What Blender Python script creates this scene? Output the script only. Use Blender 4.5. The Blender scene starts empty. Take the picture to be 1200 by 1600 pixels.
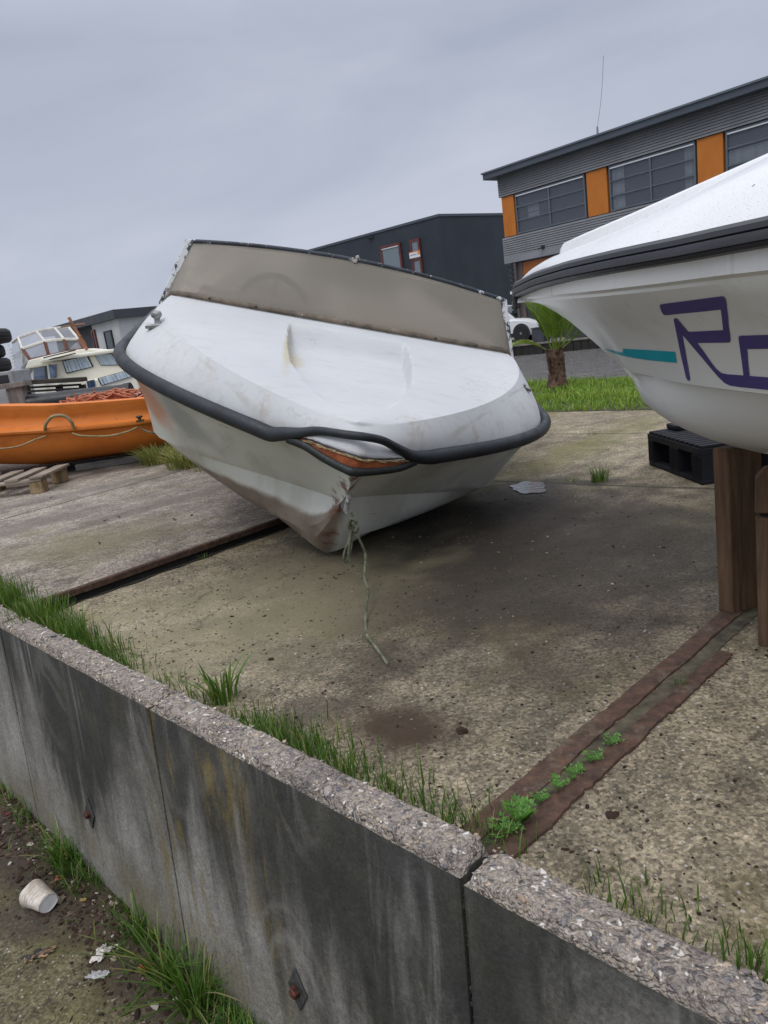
import bpy, bmesh, math, random
from mathutils import Vector, Matrix, noise as mnoise
from mathutils.bvhtree import BVHTree
from mathutils.geometry import tessellate_polygon
random.seed(7)
R = math.radians
scene = bpy.context.scene
col = scene.collection
U = random.uniform

# ------------------------------------------------------------------ camera
H = 0.9                       # eye height over the yard; the street lies 0.7 lower
FPX = 1150.0
PITCH, ROLL = R(13.9), R(7.9)
fwd = Vector((0, math.cos(PITCH), -math.sin(PITCH)))
r0 = Vector((1, 0, 0)); u0 = r0.cross(fwd)
cright = math.cos(ROLL) * r0 - math.sin(ROLL) * u0
cup = math.sin(ROLL) * r0 + math.cos(ROLL) * u0
EYE = Vector((0, 0, H))
cam = bpy.data.cameras.new('camera')
co = bpy.data.objects.new('camera', cam); col.objects.link(co)
co.matrix_world = Matrix(((cright.x, cup.x, -fwd.x, 0), (cright.y, cup.y, -fwd.y, 0), (cright.z, cup.z, -fwd.z, H), (0, 0, 0, 1)))
cam.sensor_fit = 'VERTICAL'; cam.sensor_height = 36; cam.lens = FPX / 1600 * 36
cam.clip_end = 6000; cam.clip_start = 0.05
scene.camera = co

def ray(px, py): return fwd * FPX + cright * (px - 600) - cup * (py - 800)
def gp(px, py, z=0.0):
    d = ray(px, py); return EYE + d * ((z - H) / d.z)
def atY(px, py, Y):
    d = ray(px, py); return EYE + d * (Y / d.y)
def onplane(px, py, p0, n):
    d = ray(px, py); return EYE + d * ((Vector(p0) - EYE).dot(n) / d.dot(n))
# grid of the place: n runs inland from the retaining wall, a runs along it
WN = Vector((0.722, 0.692, 0)); WA = Vector((0.692, -0.722, 0))
def na(n, a, z=0.0): return Vector((WN.x * n + WA.x * a, WN.y * n + WA.y * a, z))

# ------------------------------------------------------------------ mesh helpers
def lerp(a, b, t): return a + (b - a) * t
def sm(a, b, x):
    t = max(0, min(1, (x - a) / (b - a))); return t * t * (3 - 2 * t)
def interp(x, xs, ys):
    if x <= xs[0]: return ys[0]
    for i in range(1, len(xs)):
        if x <= xs[i]: return lerp(ys[i - 1], ys[i], (x - xs[i - 1]) / (xs[i] - xs[i - 1]))
    return ys[-1]
def catmull(pts, n=8):
    P = [Vector(p) for p in pts]; out = []
    for i in range(len(P) - 1):
        a, b, c, d = P[max(i - 1, 0)], P[i], P[i + 1], P[min(i + 2, len(P) - 1)]
        for k in range(n):
            t = k / n
            out.append(0.5 * ((2 * b) + (c - a) * t + (2 * a - 5 * b + 4 * c - d) * t * t + (3 * b - a - 3 * c + d) * t ** 3))
    out.append(P[-1]); return out

class MB:
    def __init__(s): s.v = []; s.f = []; s.a = {}; s.c = None
    def add(s, vs, fs, rnd=None):
        o = len(s.v); s.v.extend([tuple(v) for v in vs]); s.f.extend([tuple(i + o for i in f) for f in fs])
        if rnd is not None:
            for i in range(o, len(s.v)): s.a[i] = rnd
        return s
    def box(s, x0, x1, y0, y1, z0, z1, M=None, rnd=None):
        vs = [Vector((x, y, z)) for z in (z0, z1) for y in (y0, y1) for x in (x0, x1)]
        if M is not None: vs = [M @ v for v in vs]
        return s.add(vs, [(0, 2, 3, 1), (4, 5, 7, 6), (0, 1, 5, 4), (2, 6, 7, 3), (0, 4, 6, 2), (1, 3, 7, 5)], rnd)
    def quad(s, a, b, c, d): return s.add([a, b, c, d], [(0, 1, 2, 3)])
    def prism(s, poly, vec):
        n = len(poly); vec = Vector(vec); P = [Vector(p) for p in poly]
        return s.add(P + [p + vec for p in P], [tuple(range(n - 1, -1, -1)), tuple(range(n, 2 * n))] + [(i, (i + 1) % n, n + (i + 1) % n, n + i) for i in range(n)])
    def loft(s, rings, closed=False, cap=False):
        m = len(rings[0]); vs = [v for r in rings for v in r]; fs = []
        for i in range(len(rings) - 1):
            for j in range(m if closed else m - 1):
                k = (j + 1) % m; fs.append((i * m + j, i * m + k, (i + 1) * m + k, (i + 1) * m + j))
        if cap: fs.append(tuple(range(m - 1, -1, -1))); fs.append(tuple(range((len(rings) - 1) * m, len(rings) * m)))
        return s.add(vs, fs)
    def tube(s, pts, r, n=8, cap=True, sq=1.0, up=None):
        P = [Vector(p) for p in pts]; rings = []
        up = Vector(up) if up else Vector((0.13, 0.21, 0.97))
        for i, p in enumerate(P):
            t = (P[min(i + 1, len(P) - 1)] - P[max(i - 1, 0)]).normalized()
            a = t.cross(up)
            if a.length < 1e-3: a = t.cross(Vector((1, 0, 0)))
            a.normalize(); b = a.cross(t)
            rr = r(i / (len(P) - 1)) if callable(r) else r
            rings.append([p + a * (rr * sq * math.cos(k * 2 * math.pi / n)) + b * (rr * math.sin(k * 2 * math.pi / n)) for k in range(n)])
        return s.loft(rings, True, cap)
    def lathe(s, prof, M, n=24, closed_prof=False):
        rings = [[M @ Vector((r * math.cos(k * 2 * math.pi / n), r * math.sin(k * 2 * math.pi / n), z)) for k in range(n)] for r, z in prof]
        return s.loft(rings, True, not closed_prof)
    def blob(s, c, rad, sub=1, squash=(1, 1, 1), jit=0.2, M=None):
        bm = bmesh.new(); bmesh.ops.create_icosphere(bm, subdivisions=sub, radius=1)
        c = Vector(c); off = Vector((U(-9, 9), U(-9, 9), U(-9, 9))); vs = []
        for v in bm.verts:
            k = 1 + jit * mnoise.noise(v.co * 1.3 + off) * 1.6
            q = Vector((v.co.x * squash[0], v.co.y * squash[1], v.co.z * squash[2])) * rad * k
            if M: q = M @ q
            vs.append(c + q)
        fs = [tuple(v.index for v in f.verts) for f in bm.faces]; bm.free(); return s.add(vs, fs)
    def blade(s, p, h, w, lean, ang, rnd, seg=3, droop=1.0):
        dx, dy = math.cos(ang), math.sin(ang); vs = []; fs = []
        for i in range(seg):
            t = i / seg; off = lean * h * t ** (1 + droop); ww = w * (1 - 0.55 * t)
            z = p[2] + h * (t - 0.25 * lean * t * t)
            vs += [(p[0] + dx * off - dy * ww, p[1] + dy * off + dx * ww, z), (p[0] + dx * off + dy * ww, p[1] + dy * off - dx * ww, z)]
            if i: fs.append((2 * i - 2, 2 * i - 1, 2 * i + 1, 2 * i))
        vs.append((p[0] + dx * lean * h, p[1] + dy * lean * h, p[2] + h * (1 - 0.25 * lean)))
        fs.append((2 * seg - 2, 2 * seg - 1, 2 * seg)); return s.add(vs, fs, rnd)
    def mesh(s, name, smooth=None):
        me = bpy.data.meshes.new(name); me.from_pydata(s.v, [], s.f); me.validate(clean_customdata=False)
        if s.a and len(me.vertices) == len(s.v):
            at = me.attributes.new('rnd', 'FLOAT', 'POINT')
            at.data.foreach_set('value', [s.a.get(i, 0.5) for i in range(len(s.v))])
        bm = bmesh.new(); bm.from_mesh(me)
        if smooth is not False and len(s.f) < 60000: bmesh.ops.recalc_face_normals(bm, faces=bm.faces)
        bm.to_mesh(me); bm.free()
        if smooth:
            me.shade_smooth(); me.set_sharp_from_angle(angle=R(smooth))
        return me

def tag(o, label=None, cat=None, group=None, kind=None):
    if label: o['label'] = label
    if cat: o['category'] = cat
    if group: o['group'] = group
    if kind: o['kind'] = kind
    return o
def thing(name, label, cat, loc, group=None, M=None):
    o = bpy.data.objects.new(name, None); col.objects.link(o); o.empty_display_size = 0.1
    if M is not None: o.matrix_world = M
    else: o.location = loc
    o['_l'] = list(loc) if M is None else [0, 0, 0]
    return tag(o, label, cat, group)
def obj(name, mb, mat, parent=None, smooth=None, bevel=0, solid=0, label=None, off=-1, seg=2):
    me = mb if isinstance(mb, bpy.types.Mesh) else mb.mesh(name, smooth)
    me.materials.append(mat)
    o = bpy.data.objects.new(name, me); col.objects.link(o)
    if parent:
        o.parent = parent
        if '_l' in parent: o.matrix_parent_inverse = Matrix.Translation(-Vector(parent['_l']))
    if solid:
        m = o.modifiers.new('solid', 'SOLIDIFY'); m.thickness = solid; m.offset = off
    if bevel:
        m = o.modifiers.new('bevel', 'BEVEL'); m.width = bevel; m.segments = seg; m.limit_method = 'ANGLE'; m.angle_limit = R(40)
    if label: o['label'] = label
    return o
def copy_tree(o, parent=None):
    c = o.copy(); col.objects.link(c)
    if parent:
        c.parent = parent; c.matrix_parent_inverse = o.matrix_parent_inverse.copy()
    for ch in list(o.children): copy_tree(ch, c)
    return c
def finish():
    for o in bpy.data.objects:
        if '_l' in o: del o['_l']

# ------------------------------------------------------------------ material helpers
def lin(h):
    h = h.lstrip('#'); c = [int(h[i:i + 2], 16) / 255 for i in (0, 2, 4)]
    return tuple(x / 12.92 if x < .04045 else ((x + .055) / 1.055) ** 2.4 for x in c) + (1,)
class NT:
    def __init__(s, name):
        s.m = bpy.data.materials.new(name); s.m.use_nodes = True; s.t = s.m.node_tree
        s.b = s.t.nodes['Principled BSDF']; s.out = s.t.nodes['Material Output']; s._co = None
    def n(s, typ, **k):
        nd = s.t.nodes.new('ShaderNode' + typ)
        for a, v in k.items(): setattr(nd, a, v)
        return nd
    def put(s, sock, v):
        if v is None: return
        if isinstance(v, bpy.types.NodeSocket): s.t.links.new(v, sock)
        else:
            if hasattr(sock.default_value, '__len__') and not hasattr(v, '__len__'): v = (v, v, v, 1)[:len(sock.default_value)]
            sock.default_value = v
    @property
    def co(s):
        if not s._co: s._co = s.n('TexCoord').outputs['Object']
        return s._co
    def map(s, scale=(1, 1, 1), loc=(0, 0, 0), rot=(0, 0, 0), vec=None):
        m = s.n('Mapping'); s.put(m.inputs[0], vec or s.co); m.inputs['Scale'].default_value = scale; m.inputs['Location'].default_value = loc; m.inputs['Rotation'].default_value = rot
        return m.outputs[0]
    def noise(s, scale, detail=4, vec=None, rough=.55, dist=0, out=0):
        x = s.n('TexNoise'); s.put(x.inputs['Vector'], vec or s.co); x.inputs['Scale'].default_value = scale; x.inputs['Detail'].default_value = detail
        x.inputs['Roughness'].default_value = rough; x.inputs['Distortion'].default_value = dist; return x.outputs[out]
    def voro(s, scale, out='Distance', vec=None, rnd=1):
        x = s.n('TexVoronoi'); s.put(x.inputs['Vector'], vec or s.co); x.inputs['Scale'].default_value = scale; x.inputs['Randomness'].default_value = rnd; return x.outputs[out]
    def math(s, op, a, b=None, c=None, clamp=False):
        x = s.n('Math', operation=op, use_clamp=clamp)
        for i, v in enumerate((a, b, c)): s.put(x.inputs[i], v)
        return x.outputs[0]
    def mix(s, f, a, b, blend='MIX'):
        x = s.n('Mix', data_type='RGBA', blend_type=blend); s.put(x.inputs[0], f); s.put(x.inputs[6], a); s.put(x.inputs[7], b); return x.outputs[2]
    def ramp(s, f, *stops):
        x = s.n('ValToRGB'); s.put(x.inputs[0], f); e = x.color_ramp.elements
        while len(e) < len(stops): e.new(0.5)
        for i, (p, c) in enumerate(stops):
            e[i].position = p; e[i].color = c if hasattr(c, '__len__') else (c, c, c, 1)
        return x.outputs[0]
    def step(s, f, a, b): 
        x = s.n('MapRange', interpolation_type='SMOOTHSTEP'); s.put(x.inputs[0], f)
        lo, hi = (a, b) if a < b else (b, a)
        x.inputs[1].default_value = lo; x.inputs[2].default_value = hi
        x.inputs[3].default_value, x.inputs[4].default_value = (0, 1) if a < b else (1, 0)
        return x.outputs[0]
    def xyz(s, vec=None):
        x = s.n('SeparateXYZ'); s.put(x.inputs[0], vec or s.co); return x.outputs
    def attr(s, name='rnd'): 
        x = s.n('Attribute'); x.attribute_name = name; return x.outputs['Fac']
    def spot(s, c, rad, rot=0, soft=.5, amp=.9, nscale=5):
        """irregular blot of given centre and radii, in object space"""
        v = s.map(scale=(1 / rad[0], 1 / rad[1], 1 / rad[2] if len(rad) > 2 else 0), vec=s.map(loc=(-c[0], -c[1], -c[2] if len(c) > 2 else 0)) if not rot else s.map(loc=(0, 0, 0), rot=(0, 0, -rot), vec=s.map(loc=(-c[0], -c[1], 0))))
        ln = s.n('VectorMath', operation='LENGTH'); s.put(ln.inputs[0], v)
        d = s.math('ADD', ln.outputs['Value'], s.math('MULTIPLY', s.math('SUBTRACT', s.noise(nscale, 5), .5), amp * 2))
        return s.step(d, 1 + soft / 2, 1 - soft / 2)
    def bump(s, h, dist=.01, strength=1, prev=None):
        x = s.n('Bump'); s.put(x.inputs['Height'], h); x.inputs['Distance'].default_value = dist; x.inputs['Strength'].default_value = strength
        if prev is not None: s.put(x.inputs['Normal'], prev)
        return x.outputs[0]
    def fin(s, color=None, rough=None, metal=None, normal=None, spec=None, **k):
        for nm, v in (('Base Color', color), ('Roughness', rough), ('Metallic', metal), ('Normal', normal), ('Specular IOR Level', spec)): s.put(s.b.inputs[nm], v)
        for kk, v in k.items(): s.put(s.b.inputs[kk.replace('_', ' ')], v)
        return s.m

def simple(name, c, rough=.5, metal=0, var=.12, scale=6, bump=0, bscale=60, spec=None):
    t = NT(name); c = lin(c) if isinstance(c, str) else tuple(c) + (1,)
    n = t.noise(scale, 5)
    d = tuple(max(0, x * (1 - var * 1.6)) for x in c[:3]) + (1,); l = tuple(min(1, x * (1 + var)) for x in c[:3]) + (1,)
    nb = t.bump(t.noise(bscale, 5), .004, bump) if bump else None
    return t.fin(t.ramp(n, (.3, d), (.7, l)), t.ramp(t.noise(scale * 2.3, 4), (.3, min(1, rough + .08)), (.7, max(0.02, rough - .08))), metal, nb, spec)

# ------------------------------------------------------------------ light: overcast day
w = bpy.data.worlds.new('World'); scene.world = w; w.use_nodes = True
nt = w.node_tree; nt.nodes.clear()
def wn(t, **k):
    x = nt.nodes.new('ShaderNode' + t)
    for a, v in k.items(): setattr(x, a, v)
    return x
SUN_EL, SUN_ROT = R(58), R(205)
sky = wn('TexSky', sky_type='NISHITA', sun_disc=False, sun_elevation=SUN_EL, sun_rotation=SUN_ROT)
bg1 = wn('Background'); bg1.inputs[1].default_value = .08; nt.links.new(sky.outputs[0], bg1.inputs[0])
tc = wn('TexCoord'); sx = wn('SeparateXYZ'); nt.links.new(tc.outputs['Generated'], sx.inputs[0])
mp = wn('Mapping'); mp.inputs['Scale'].default_value = (1.1, 1.1, 3.6); mp.inputs['Rotation'].default_value = (R(4), R(-7), R(20)); nt.links.new(tc.outputs['Generated'], mp.inputs[0])
nz = wn('TexNoise'); nz.inputs['Scale'].default_value = 1.7; nz.inputs['Detail'].default_value = 7; nz.inputs['Roughness'].default_value = .52; nz.inputs['Distortion'].default_value = .5
nt.links.new(mp.outputs[0], nz.inputs[0])
cr = wn('ValToRGB'); e = cr.color_ramp.elements
e[0].position = .30; e[0].color = (.285, .318, .392, 1); e[1].position = .72; e[1].color = (.40, .42, .49, 1)
nt.links.new(nz.outputs[0], cr.inputs[0])
zr = wn('ValToRGB'); e = zr.color_ramp.elements      # an overcast sky is brighter overhead
e[0].position = .0; e[0].color = (1.06, 1.06, 1.06, 1); e[1].position = 1; e[1].color = (3.1, 2.95, 2.7, 1)
e2 = e.new(.34); e2.color = (1.0, 1.0, 1.0, 1); e3 = e.new(.6); e3.color = (2.2, 2.1, 1.95, 1)
nt.links.new(sx.outputs[2], zr.inputs[0])
mx = wn('Mix', data_type='RGBA', blend_type='MULTIPLY'); mx.inputs[0].default_value = 1; nt.links.new(cr.outputs[0], mx.inputs[6]); nt.links.new(zr.outputs[0], mx.inputs[7])
bg2 = wn('Background'); nt.links.new(mx.outputs[2], bg2.inputs[0]); bg2.inputs[1].default_value = 1.0
ms = wn('MixShader'); ms.inputs[0].default_value = .93; nt.links.new(bg1.outputs[0], ms.inputs[1]); nt.links.new(bg2.outputs[0], ms.inputs[2])
wo = wn('OutputWorld'); nt.links.new(ms.outputs[0], wo.inputs[0])
sl = bpy.data.lights.new('sun', 'SUN'); sl.energy = .75; sl.angle = R(20); sl.color = (1, .97, .92)
so = bpy.data.objects.new('sun', sl); col.objects.link(so)
sd = Vector((math.sin(SUN_ROT) * math.cos(SUN_EL), math.cos(SUN_ROT) * math.cos(SUN_EL), math.sin(SUN_EL)))
so.rotation_euler = sd.to_track_quat('Z', 'Y').to_euler(); so.location = (0, -5, 20)
vs = scene.view_settings; scene.display_settings.display_device = 'sRGB'
vs.view_transform = 'Standard'; vs.look = 'None'; vs.exposure = .46; vs.gamma = 1; vs.use_curve_mapping = False
scene.cycles.use_denoising = True

# ================================================================== SETTING
def ground_mat(name, c1, c2, c3, moss=(.15, .145, .055), moss_amt=.5, speck=.5, spots=(), joints=(), rough=.85, streak=None, grit=1.0):
    t = NT(name)
    n1 = t.noise(1.5, 9, rough=.68); n2 = t.noise(7, 8, rough=.7); n3 = t.noise(95, 7, rough=.8)
    c = t.ramp(n1, (.33, c1 + (1,)), (.52, c2 + (1,)), (.7, c3 + (1,)))
    c = t.mix(.75, c, t.ramp(n2, (.32, .2), (.5, .5), (.68, .74)), 'OVERLAY')
    c = t.mix(.9 * grit, c, t.ramp(n3, (.34, .14), (.5, .5), (.66, .82)), 'OVERLAY'); c = t.mix(.35, c, t.ramp(t.noise(22, 5, rough=.7), (.32, .28), (.5, .5), (.68, .7)), 'OVERLAY')
    vg = t.n('TexVoronoi'); t.put(vg.inputs[0], t.mix(.01, t.co, t.noise(50, 2, out=1), 'ADD')); vg.inputs['Scale'].default_value = 150
    c = t.mix(.8 * grit, c, t.ramp(t.xyz(vg.outputs['Color'])[0], (0, .2), (.5, .5), (1, .85)), 'OVERLAY')
    if streak:
        sv = t.map(scale=(1, 1, 1), rot=(0, 0, streak)); sv = t.map(scale=(.5, 7, 1), vec=sv)
        c = t.mix(.5, c, t.ramp(t.noise(1.6, 7, sv, .65), (.3, .32), (.7, .66)), 'OVERLAY')
    mm = t.math('MULTIPLY', t.step(t.noise(1.7, 7, t.map(loc=(3, 1, 0)), .65), .5, .66), moss_amt)
    c = t.mix(mm, c, moss + (1,))
    # aggregate: pale chips and dark pits
    wc = t.mix(.012, t.co, t.noise(38, 3, out=1), 'ADD'); v = t.n('TexVoronoi'); t.put(v.inputs[0], wc); v.inputs['Scale'].default_value = 95
    rnd = t.xyz(v.outputs['Color'])[0]
    chip = t.math('MULTIPLY', t.step(v.outputs['Distance'], .42, .26), t.step(rnd, .84, .93))
    chip = t.math('MULTIPLY', chip, t.step(t.noise(3, 3), .25, .5))
    c = t.mix(t.math('MULTIPLY', chip, speck), c, t.ramp(t.xyz(v.outputs['Color'])[1], (0, (.30, .27, .22, 1)), (.6, (.44, .40, .34, 1)), (1, (.62, .59, .53, 1))))
    v2 = t.n('TexVoronoi'); t.put(v2.inputs[0], t.map(loc=(5, 3, 1), vec=t.mix(.03, t.co, t.noise(24, 3, out=1), 'ADD'))); v2.inputs['Scale'].default_value = 55
    pit = t.math('MULTIPLY', t.step(v2.outputs['Distance'], .33, .14), t.step(t.xyz(v2.outputs['Color'])[1], .84, .95))
    c = t.mix(t.math('MULTIPLY', pit, .42), c, (.045, .038, .03, 1))
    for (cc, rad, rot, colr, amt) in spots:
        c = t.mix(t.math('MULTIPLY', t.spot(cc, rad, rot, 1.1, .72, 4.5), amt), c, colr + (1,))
    ck = t.math('ABSOLUTE', t.math('SUBTRACT', t.noise(1.5, 7, t.map(loc=(2, 9, 0)), .62, .5), .5))
    c = t.mix(t.math('MULTIPLY', t.math('MULTIPLY', t.step(ck, .006, .0015), t.step(t.noise(.9, 2, t.map(loc=(7, 3, 0))), .5, .58)), .65), c, (.045, .038, .028, 1))
    for (p, q, wd) in joints:      # saw cuts in the slab
        d = Vector((q[0] - p[0], q[1] - p[1], 0)); L = d.length; d.normalize()
        x = t.xyz(t.map(loc=(-p[0], -p[1], 0)))
        al = t.math('ADD', t.math('MULTIPLY', x[0], d.x), t.math('MULTIPLY', x[1], d.y))
        ac = t.math('ADD', t.math('MULTIPLY', x[0], -d.y), t.math('MULTIPLY', x[1], d.x))
        ac = t.math('ABSOLUTE', t.math('ADD', ac, t.math('MULTIPLY', t.math('SUBTRACT', t.noise(6, 5), .5), .07)))
        msk = t.math('MULTIPLY', t.step(ac, wd, wd * .35), t.math('MULTIPLY', t.step(al, -.1, .1), t.step(al, L + .1, L - .1)))
        c = t.mix(t.math('MULTIPLY', msk, .85), c, (.035, .032, .022, 1))
    h = t.math('ADD', t.math('MULTIPLY', n3, .6), t.math('ADD', t.math('MULTIPLY', chip, .5), t.math('MULTIPLY', pit, -.8)))
    nb = t.bump(h, .006, .8); nb = t.bump(n2, .02, .35, nb)
    return t.fin(c, t.ramp(t.noise(2.1, 5), (.35, rough - .22), (.65, rough)), 0, nb, .35)

def sheet(name, pts, z, mat, thick=0, kind='structure', smooth=False, bevel=0):
    mb = MB()
    P = [Vector((p[0], p[1], z)) for p in pts]
    if thick: mb.prism([p - Vector((0, 0, thick)) for p in P], (0, 0, thick))
    else: mb.add(P, [tuple(range(len(P)))])
    return tag(obj(name, mb, mat, None, None, bevel), kind=kind)
def nas(*l): return [na(n, a) for n, a in l]

J1, J1b = na(3.19, -2.9), na(3.36, -.4)
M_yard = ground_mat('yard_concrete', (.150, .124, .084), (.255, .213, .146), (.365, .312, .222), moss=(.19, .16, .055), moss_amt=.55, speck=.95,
    spots=[(gp(690, 838)[:2], (.95, .60), R(40), (.012, .010, .007), .97), (na(2.28, -1.4)[:2], (1.12, .74), R(40), (.026, .019, .013), .86), (gp(620, 1140)[:2], (.15, .10), R(-30), (.045, .027, .014), .95), (gp(475, 1110)[:2], (.1, .07), 0, (.07, .055, .04), .7),  # first two blots: shade beneath the old boat painted in, with damp dirt
           (na(1.15, -2.2)[:2], (.5, .9), R(-46), (.30, .265, .165), .5), (na(1.2, .3)[:2], (.35, .9), R(-46), (.24, .215, .125), .5), (na(4.25, -2.4)[:2], (.16, 1.2), R(-46), (.15, .14, .045), .5),
           (gp(825, 762)[:2], (.32, .18), 0, (.06, .052, .043), .7)],
    joints=[(J1, J1b, .022), (na(4.55, -3.4), na(4.75, .5), .015)], streak=R(-44))
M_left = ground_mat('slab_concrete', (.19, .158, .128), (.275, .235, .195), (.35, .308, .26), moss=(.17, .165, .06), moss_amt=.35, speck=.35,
    spots=[((-3.1, 6.65), (1.5, .55), 0, (.03, .026, .022), .85), (gp(130, 860)[:2], (.5, .28), R(20), (.18, .16, .075), .45), (gp(190, 860)[:2], (.3, .2), 0, (.16, .145, .08), .4), (gp(250, 800)[:2], (.6, .12), R(40), (.14, .118, .1), .6), (gp(60, 830)[:2], (.7, .15), R(40), (.15, .13, .112), .6), (gp(120, 780)[:2], (.8, .1), R(30), (.16, .145, .13), .6)],  # first blot paints the orange boat's shade plus wet dirt into the slab
    joints=[(na(1.0, -5.02), na(3.9, -5.17), .02)], streak=R(-44))
LZ = .048
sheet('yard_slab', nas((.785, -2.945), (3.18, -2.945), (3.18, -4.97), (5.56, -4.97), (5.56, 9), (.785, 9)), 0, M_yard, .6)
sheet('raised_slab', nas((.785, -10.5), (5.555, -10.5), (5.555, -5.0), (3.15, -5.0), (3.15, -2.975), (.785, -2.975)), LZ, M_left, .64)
M_bank = ground_mat('lawn_soil', (.045, .04, .025), (.06, .055, .03), (.075, .065, .04), moss_amt=.4, speck=.1)
sheet('lawn_soil', nas((5.562, -10.5), (7.85, -10.5), (7.85, 9), (5.562, 9)), .004, M_bank, 1.3)
ST = -.70
M_street = ground_mat('street_ground', (.085, .074, .045), (.125, .108, .062), (.17, .145, .088), moss=(.125, .12, .035), moss_amt=.65, speck=.8,
    spots=[(gp(60, 1320, ST)[:2], (.5, .18), R(-46), (.045, .03, .024), .85), (gp(240, 1500, ST)[:2], (.6, .13), R(-46), (.05, .036, .026), .85), (gp(10, 1440, ST)[:2], (.2, .08), 0, (.05, .04, .032), .6)])
sheet('street', nas((.70, -40), (.70, 40), (-60, 40), (-60, -40)), ST, M_street)
# far land reaching the horizon and the water in front of it
M_far = ground_mat('quay_paving', (.16, .15, .13), (.21, .2, .18), (.25, .24, .215), moss_amt=.1, speck=.0)
q0, q1 = gp(804.7, 539.7, -.4), gp(919.5, 527.8, -.4)
qd = (q1 - q0).normalized()
QR = q1 + qd * 60; QM = q0 - qd * 3.0
sheet('far_bank', [QR, QM, Vector((-6, QM.y + .9, 0)), Vector((-70, 30.5, 0)), Vector((-3000, 30.5, 0)), Vector((-3000, 4500, 0)), Vector((3500, 4500, 0)), Vector((3500, QR.y, 0))], -.4, M_far)
t = NT('canal_water'); wv = t.noise(2.6, 5, t.map(scale=(.8, 2.2, 1), rot=(0, 0, R(-12))), .62, .6); wv2 = t.noise(.8, 3, t.map(scale=(1, 1.8, 1)))
M_water = t.fin((.19, .185, .178, 1), .05, 0, t.bump(wv, .22, 1.0, t.bump(wv2, .25, .7)), .6)
sheet('canal_water', [(-120, 2, 0), (80, 2, 0), (80, 60, 0), (-120, 60, 0)], -.8, M_water)
# trim the water under land: raised land simply sits above it

# far quay wall: dark boards under a pale cap
M_dkwood = simple('dark_wet_wood', (.018, .016, .014), .6, 0, .4, 8, .5, 40)
M_cap = simple('quay_cap', (.2, .18, .15), .8, 0, .25, 5)
t0 = thing('quay_wall', 'dark timber retaining wall of the far quay under a pale cap', 'quay wall', QM)
mb = MB(); nrmq = Vector((qd.y, -qd.x, 0))
if nrmq.y > 0: nrmq = -nrmq
Lq = (QR - QM).length; k = 0
while k < Lq:
    a = QM + qd * k; b = QM + qd * (k + .28); o = nrmq * U(.03, .06)
    mb.prism([a + o + Vector((0, 0, -.5)), b + o + Vector((0, 0, -.5)), b + Vector((0, 0, -.5)), a + Vector((0, 0, -.5))], (0, 0, .485)); k += .3
mb2 = MB(); mb2.prism([QM + nrmq * .08, QR + nrmq * .08, QR - nrmq * .25, QM - nrmq * .25], (0, 0, .055))
obj('boards', mb, M_dkwood, t0, False)
o = obj('cap', mb2, M_cap, t0); o.location.z = -.04

# ------------------------------------------------------------------ retaining wall panels
WF, WB = .703, .785
WFB = .651          # foot of the battered face at street level
WFN = (WN - Vector((0, 0, .068))).normalized()
t = NT('wall_concrete')
x = t.xyz(); al = t.math('ADD', t.math('MULTIPLY', x[0], WA.x), t.math('MULTIPLY', x[1], WA.y))
cx = t.n('CombineXYZ'); t.put(cx.inputs[0], al); t.put(cx.inputs[1], x[2]); sv = cx.outputs[0]
base = t.ramp(t.noise(3, 7, sv, .65), (.3, (.15, .143, .126, 1)), (.5, (.24, .231, .21, 1)), (.7, (.335, .325, .30, 1)))
base = t.mix(.75, base, t.ramp(t.noise(70, 7, rough=.8), (.3, .25), (.5, .5), (.7, .72)), 'OVERLAY')
# dark algae hanging from the top edge in tongues
tong = t.noise(1, 7, t.map(scale=(4.2, 1.15, 1), rot=(0, 0, R(9)), vec=sv), .64, .9)
edge = t.math('ADD', t.math('MULTIPLY', x[2], 1.9), t.math('MULTIPLY', t.math('SUBTRACT', tong, .5), 3.2))
big = t.noise(1.1, 2, t.map(loc=(2.3, 0, 0), scale=(1, .5, 1), vec=sv))
edge = t.math('ADD', edge, t.math('MULTIPLY', t.math('SUBTRACT', big, .5), 2.6))
alg = t.math('MAXIMUM', t.step(edge, -.78, .06), t.math('MULTIPLY', t.step(t.math('ADD', x[2], t.math('MULTIPLY', t.math('SUBTRACT', t.noise(4, 5, sv), .5), .16)), -.035, .055), .9))
base = t.mix(t.math('MULTIPLY', alg, .88), base, t.ramp(t.noise(8, 5), (.35, (.010, .011, .013, 1)), (.7, (.032, .031, .022, 1))))
stk = t.noise(1, 6, t.map(scale=(13, 1.3, 1), loc=(7, 0, 0), rot=(0, 0, R(12)), vec=sv), .66, .7)
base = t.mix(t.math('MULTIPLY', t.step(stk, .55, .75), .38), base, (.36, .35, .325, 1))
stk2 = t.noise(1, 6, t.map(scale=(17, 1.5, 1), loc=(1, 4, 0), vec=sv), .66, .6)
base = t.mix(t.math('MULTIPLY', t.step(stk2, .54, .72), .45), base, (.045, .045, .042, 1))
och = t.math('MULTIPLY', t.step(t.noise(1, 6, t.map(scale=(12, 2.2, 1), loc=(3.3, 9, 0), vec=sv), .7, 1.2), .5, .68), t.step(t.math('ABSOLUTE', t.math('ADD', al, 1.5)), .5, .12))
base = t.mix(t.math('MULTIPLY', och, .85), base, (.17, .125, .04, 1))
low = t.math('MULTIPLY', t.step(x[2], -.42, -.66), t.step(t.noise(2.5, 4, sv), .35, .6))
base = t.mix(t.math('MULTIPLY', low, .6), base, (.15, .12, .055, 1))
arc = t.math('ABSOLUTE', t.math('SUBTRACT', t.noise(1.3, 3, t.map(scale=(2.2, 1.3, 1), loc=(.4, .3, 0), rot=(0, 0, R(-28)), vec=sv), .5, 1.2), .5))
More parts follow.
